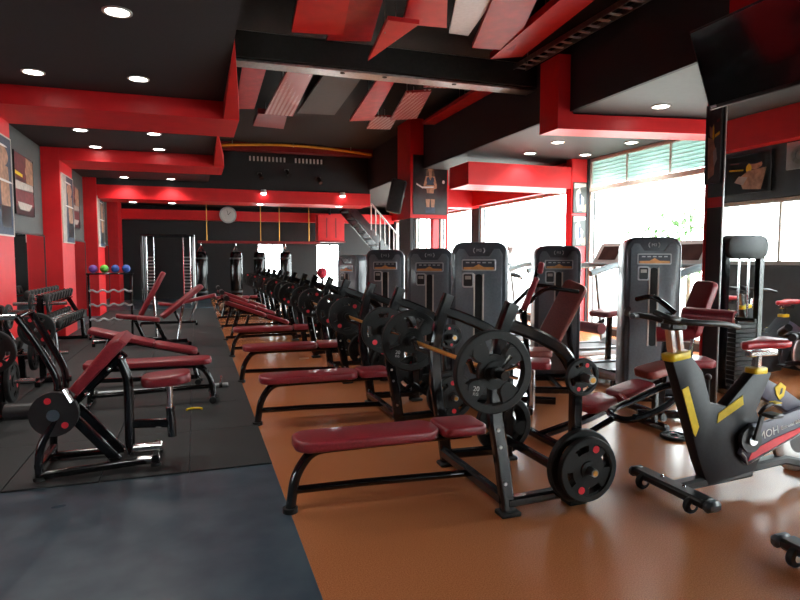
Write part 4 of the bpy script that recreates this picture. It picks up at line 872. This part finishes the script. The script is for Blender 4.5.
# ---- ball rack
br = thing('ball_rack', 'black ball rack with wavy silver tiers and coloured balls on top', 'rack', (-1.5, 12.3, .012), 8)
for s in (-1, 1): MB().tube(rnd([(s * .36, .2, .02), (s * .36, .0, 1.16), (s * .36, -.08, 1.18)], .08), .022, 10).build('upright', K, br); MB().tube([(s * .36, -.25, .025), (s * .36, .25, .025)], .025, 8).build('foot', K, br)
for z in (.35, .62, .88): MB().tube([(-.36 + .72 * t / 24, -.03, z + .022 * math.sin(t * 1.05)) for t in range(25)], .018, 8).build('wavy_tier', 'silver_paint', br)
MB().box((0, 0, 1.20), (.80, .24, .03), .01).build('top_tray', K, br)
for k, (m, nm) in enumerate([('purple_ball', 'purple'), ('green_ball', 'bright green'), ('blue_ball', 'blue'), ('blue_ball', 'dark blue')]):
    o = thing('medicine_ball', f'small {nm} ball on top of the ball rack', 'ball', (-1.5 + math.cos(R(8)) * (-.28 + k * .185), 12.3 + math.sin(R(8)) * (-.28 + k * .185), 1.227), group='balls on the ball rack')
    MB().sphere((0, 0, .075), .075, 18, 12).build('ball', m, o)
    MB().lathe([(.0755, .073), (.0765, .075), (.0755, .077)], n=18).build('seam', 'black_plastic', o)
# ---- low tray of balls at the end of the row
tb = thing('floor_rack', 'low black floor rack holding brown balls beside the mats', 'rack', (1.0, 16.1, 0))
MB().tube(rnd([(-.5, -.1, .34), (-.42, -.1, .06), (.42, -.1, .06), (.5, -.1, .34)], .1), .025, 8).build('front_frame', K, tb); MB().tube(rnd([(-.5, .2, .34), (-.42, .2, .06), (.42, .2, .06), (.5, .2, .34)], .1), .025, 8).build('rear_frame', K, tb)
for z, x in ((.25, .46),): 
    for s in (-1, 1): MB().cyl((s * x, -.1, z), (s * x, .2, z), .02, 8).build('side_bar', K, tb)
MB().box((0, .05, .12), (.84, .3, .02)).build('tray', K, tb)
for k, (x, y, z, m, s) in enumerate([(-.32, 0, .24, 'brown_ball', 'at the mat end'), (-.1, .05, .24, 'brown_ball', 'second from the mats'), (.13, 0, .24, 'maroon_leather', 'dark red one in the middle'), (.34, .05, .24, 'brown_ball', 'at the bench end'), (-.2, .05, .435, 'rubber', 'black one on top at the mat end'), (.05, .05, .435, 'brown_ball', 'on top in the middle')]):
    o = thing('weight_ball', f'ball in the low floor rack, {s}', 'ball', (1.0 + x, 16.1 + y, z - .11), group='balls in the floor rack')
    MB().sphere((0, 0, .11), .108, 14, 10).build('ball', m, o)
# ---- power rack / cable cross at the far end
pr = thing('power_rack', 'tall grey framed power rack with weight stacks at the far end', 'gym machine', (-.75, 19.6, 0))
for x in (-.72, .72):
    for y in (-.4, .4): MB().rtube([(x, y, 0), (x, y, 2.2)], .07, .07).build('upright', 'steel' if (x > 0 and y < 0) else 'black_gloss', pr)
    MB().rtube([(x, -.4, .05), (x, .4, .05)], .07, .07, (0, 0, 1)).build('base_rail', K, pr)
    for k in range(15): MB().box((x * .72, 0, .12 + k * .1), (.16, .12, .045), .005).build('stack_plate', 'steel', pr)
    for dx in (-.1, .1): MB().cyl((x * .72 + dx, -.08, .05), (x * .72 + dx, -.08, 2.15), .014, 8).build('guide_rod', 'chrome', pr)
for y in (-.4, .4): MB().rtube([(-.75, y, 2.17), (.75, y, 2.17)], .08, .08, (0, 0, 1)).build('top_beam', K, pr)
MB().rtube([(-.72, 0, 2.17), (.72, 0, 2.17)], .06, .06, (0, 0, 1)).build('cable_beam', K, pr)
# ---- punching bags on a red rail
pbr = thing('bag_rail', 'dark red overhead rail carrying the punching bags', 'rail', (2.0, 21.6, 2.05))
MB().rtube([(-1.9, 0, 0), (2.3, 0, 0)], .09, .12, (0, 0, 1)).build('rail', 'dark_red', pbr)
for x in (-1.6, .2, .85, 1.9): MB().cyl((x, 0, .05), (x, 0, 1.34), .012, 8).build('hanger', 'brass', pbr)
for k, (x, s) in enumerate([(.20, 'nearest the power rack'), (1.35, 'second from the power rack'), (2.15, 'third from the power rack'), (3.05, 'nearest the bright doorway')]):
    o = thing('punching_bag', f'long black punching bag hanging from the rail, {s}', 'punching bag', (x, 21.6, .14), group='punching bags')
    MB().lathe([(.001, 0), (.17, .01), (.20, .06), (.205, .8), (.20, 1.5), (.17, 1.57), (.001, 1.58)], n=22).build('bag', 'black_gloss', o)
    for z in (.2, 1.35): MB().lathe([(.204, z - .03), (.209, z), (.204, z + .03)], n=22).build('band', 'black_plastic', o)
    for a in range(4): MB().cyl((.12 * math.cos(a * 1.57), .12 * math.sin(a * 1.57), 1.57), (0, 0, 1.80), .008, 5).build('chain', 'chrome', o)
    MB().cyl((0, 0, 1.79), (0, 0, 1.86), .014, 6).build('swivel', 'chrome', o)
# ---- doorways of daylight in the back wall, red box, stairs

rbx = thing('red_box', 'red ribbed box hanging below the far beam over the doorway', 'box', (4.75, 22.0, 2.08))
MB().box((0, 0, .5), (.98, .5, 1.0), .01).build('body', 'red_paint', rbx)
for x in (-.17, .17): MB().box((x, -.255, .52), (.04, .014, .72)).build('slot', 'dark_red', rbx)
MB().box((0, 0, .02), (1.06, .56, .05), .008).build('bottom_lip', 'dark_red', rbx); MB().cyl((0, 0, .98), (0, 0, 1.3), .04, 8).build('hanger', 'black_plastic', rbx)
# ---- staircase at the far side
sc_ = thing('staircase', 'dark steel staircase with pale railing bars behind the poster column', 'staircase', (0, 18.9, 0))
for y in (-.5, .5): MB().rtube([(7.3, y, .1), (4.6, y, 3.1)], .05, .26).build('stringer', 'black_gloss', sc_)
for k in range(14): MB().box((7.2 - k * .192, 0, .22 + k * .213), (.27, .96, .04), .006).build('tread', 'black_plastic', sc_)
for y in (-.52,):
    MB().rtube([(7.3, y, 1.05), (4.6, y, 4.0)][:2], .05, .05).build('handrail', 'steel', sc_) if False else MB().rtube([(7.3, y, 1.02), (5.3, y, 3.22)], .05, .05).build('handrail', 'steel', sc_)
    for k in range(14): x = 7.25 - k * .15; MB().cyl((x, y, .16 + (7.3 - x) * 1.11), (x, y, 1.02 + (7.3 - x) * 1.1), .018, 6).build('baluster', 'white_paint', sc_)
MB().cyl((5.6, -.5, 0), (5.6, -.5, 2.0), .05, 10).build('post', 'black_gloss', sc_)
# ---- extra machine behind the bench uprights with a yellow strap over it
stack_machine(2.66, 10.35, -62, None, 'dark weight stack machine turned sideways behind the bench uprights', 1.55)
ys = thing('yellow_towel', 'bright yellow towel draped beside the sideways stack machine', 'towel', (3.05, 9.9, 0))
MB().cyl((0, 0, 0), (0, 0, 1.30), .02, 8).build('stand_pole', 'steel', ys); MB().box((0, 0, .015), (.24, .24, .03), .008).build('stand_base', 'black_plastic', ys)
MB().prism([(-.05, 1.28), (.03, 1.32), (.06, 1.15), (.05, 1.02), (.16, .98), (.2, .84), (.1, .80), (-.02, .86), (-.06, 1.0)], .05, Matrix.Translation((0, -.04, 0)) @ XZ, .015, 2).build('cloth', 'yellow_paint', ys)
rp_ = thing('red_ball', 'red round ball resting on the far bench frames', 'ball', (2.75, 13.6, 0))
MB().lathe([(.001, 0), (.16, 0), (.16, .02), (.03, .03), (.03, 1.02), (.1, 1.03), (.1, 1.05), (.001, 1.05)], n=16).build('stand', 'black_plastic', rp_)
MB().sphere((0, 0, 1.16), .12, 20, 12).build('ball', 'pink_rubber', rp_)
# ================================================================== OUTSIDE
slab('ground_outside', XR + .2, 40, -20, 40, -.3, -.12, 'paving', 'pale paving outside the windows')
slab('ground_outside', -10, XR + .2, -20, YF - .2, -.3, -.12, 'paving', 'pale paving outside the entrance')
slab('ground_outside', -10, XR + .2, YB + .2, 45, -.3, -.12, 'paving', 'pale paving outside the back wall')
def plant(x, y, h, n, label, seed):
    rnd_ = random.Random(seed); o = thing('shrub', label, 'shrub', (x, y, -.12), group='shrubs outside the windows')
    MB().tube([(0, 0, 0), (.05, .03, h * .5), (.0, .08, h * .8)], [.05, .04, .02], 7).build('stem', 'bark', o)
    m_ = MB()
    for k in range(n):
        a = rnd_.uniform(0, 6.28); r = rnd_.uniform(.1, .9) * h * .28; z = h * rnd_.uniform(.45, 1.05)
        T = TM((r * math.cos(a), r * math.sin(a), z), rnd_.uniform(-50, 50), rnd_.uniform(-60, 60), math.degrees(a)); L = rnd_.uniform(.12, .25)
        m_.add([T @ Vector(p) for p in ((0, 0, 0), (L * .5, L * .2, .02), (L, 0, -.02), (L * .5, -L * .2, .02))], [(0, 1, 2, 3)])
    lf = m_.build('foliage', 'leaf_green', o); lf['kind'] = 'stuff'
plant(10.6, 10.8, 2.6, 260, 'leafy shrub outside the louvred window, nearer the pier', 1); plant(11.0, 12.6, 2.2, 200, 'leafy shrub outside the louvred window, smaller one', 2); plant(10.2, 8.4, 1.8, 200, 'low green shrub outside by the mirrored pier', 3)
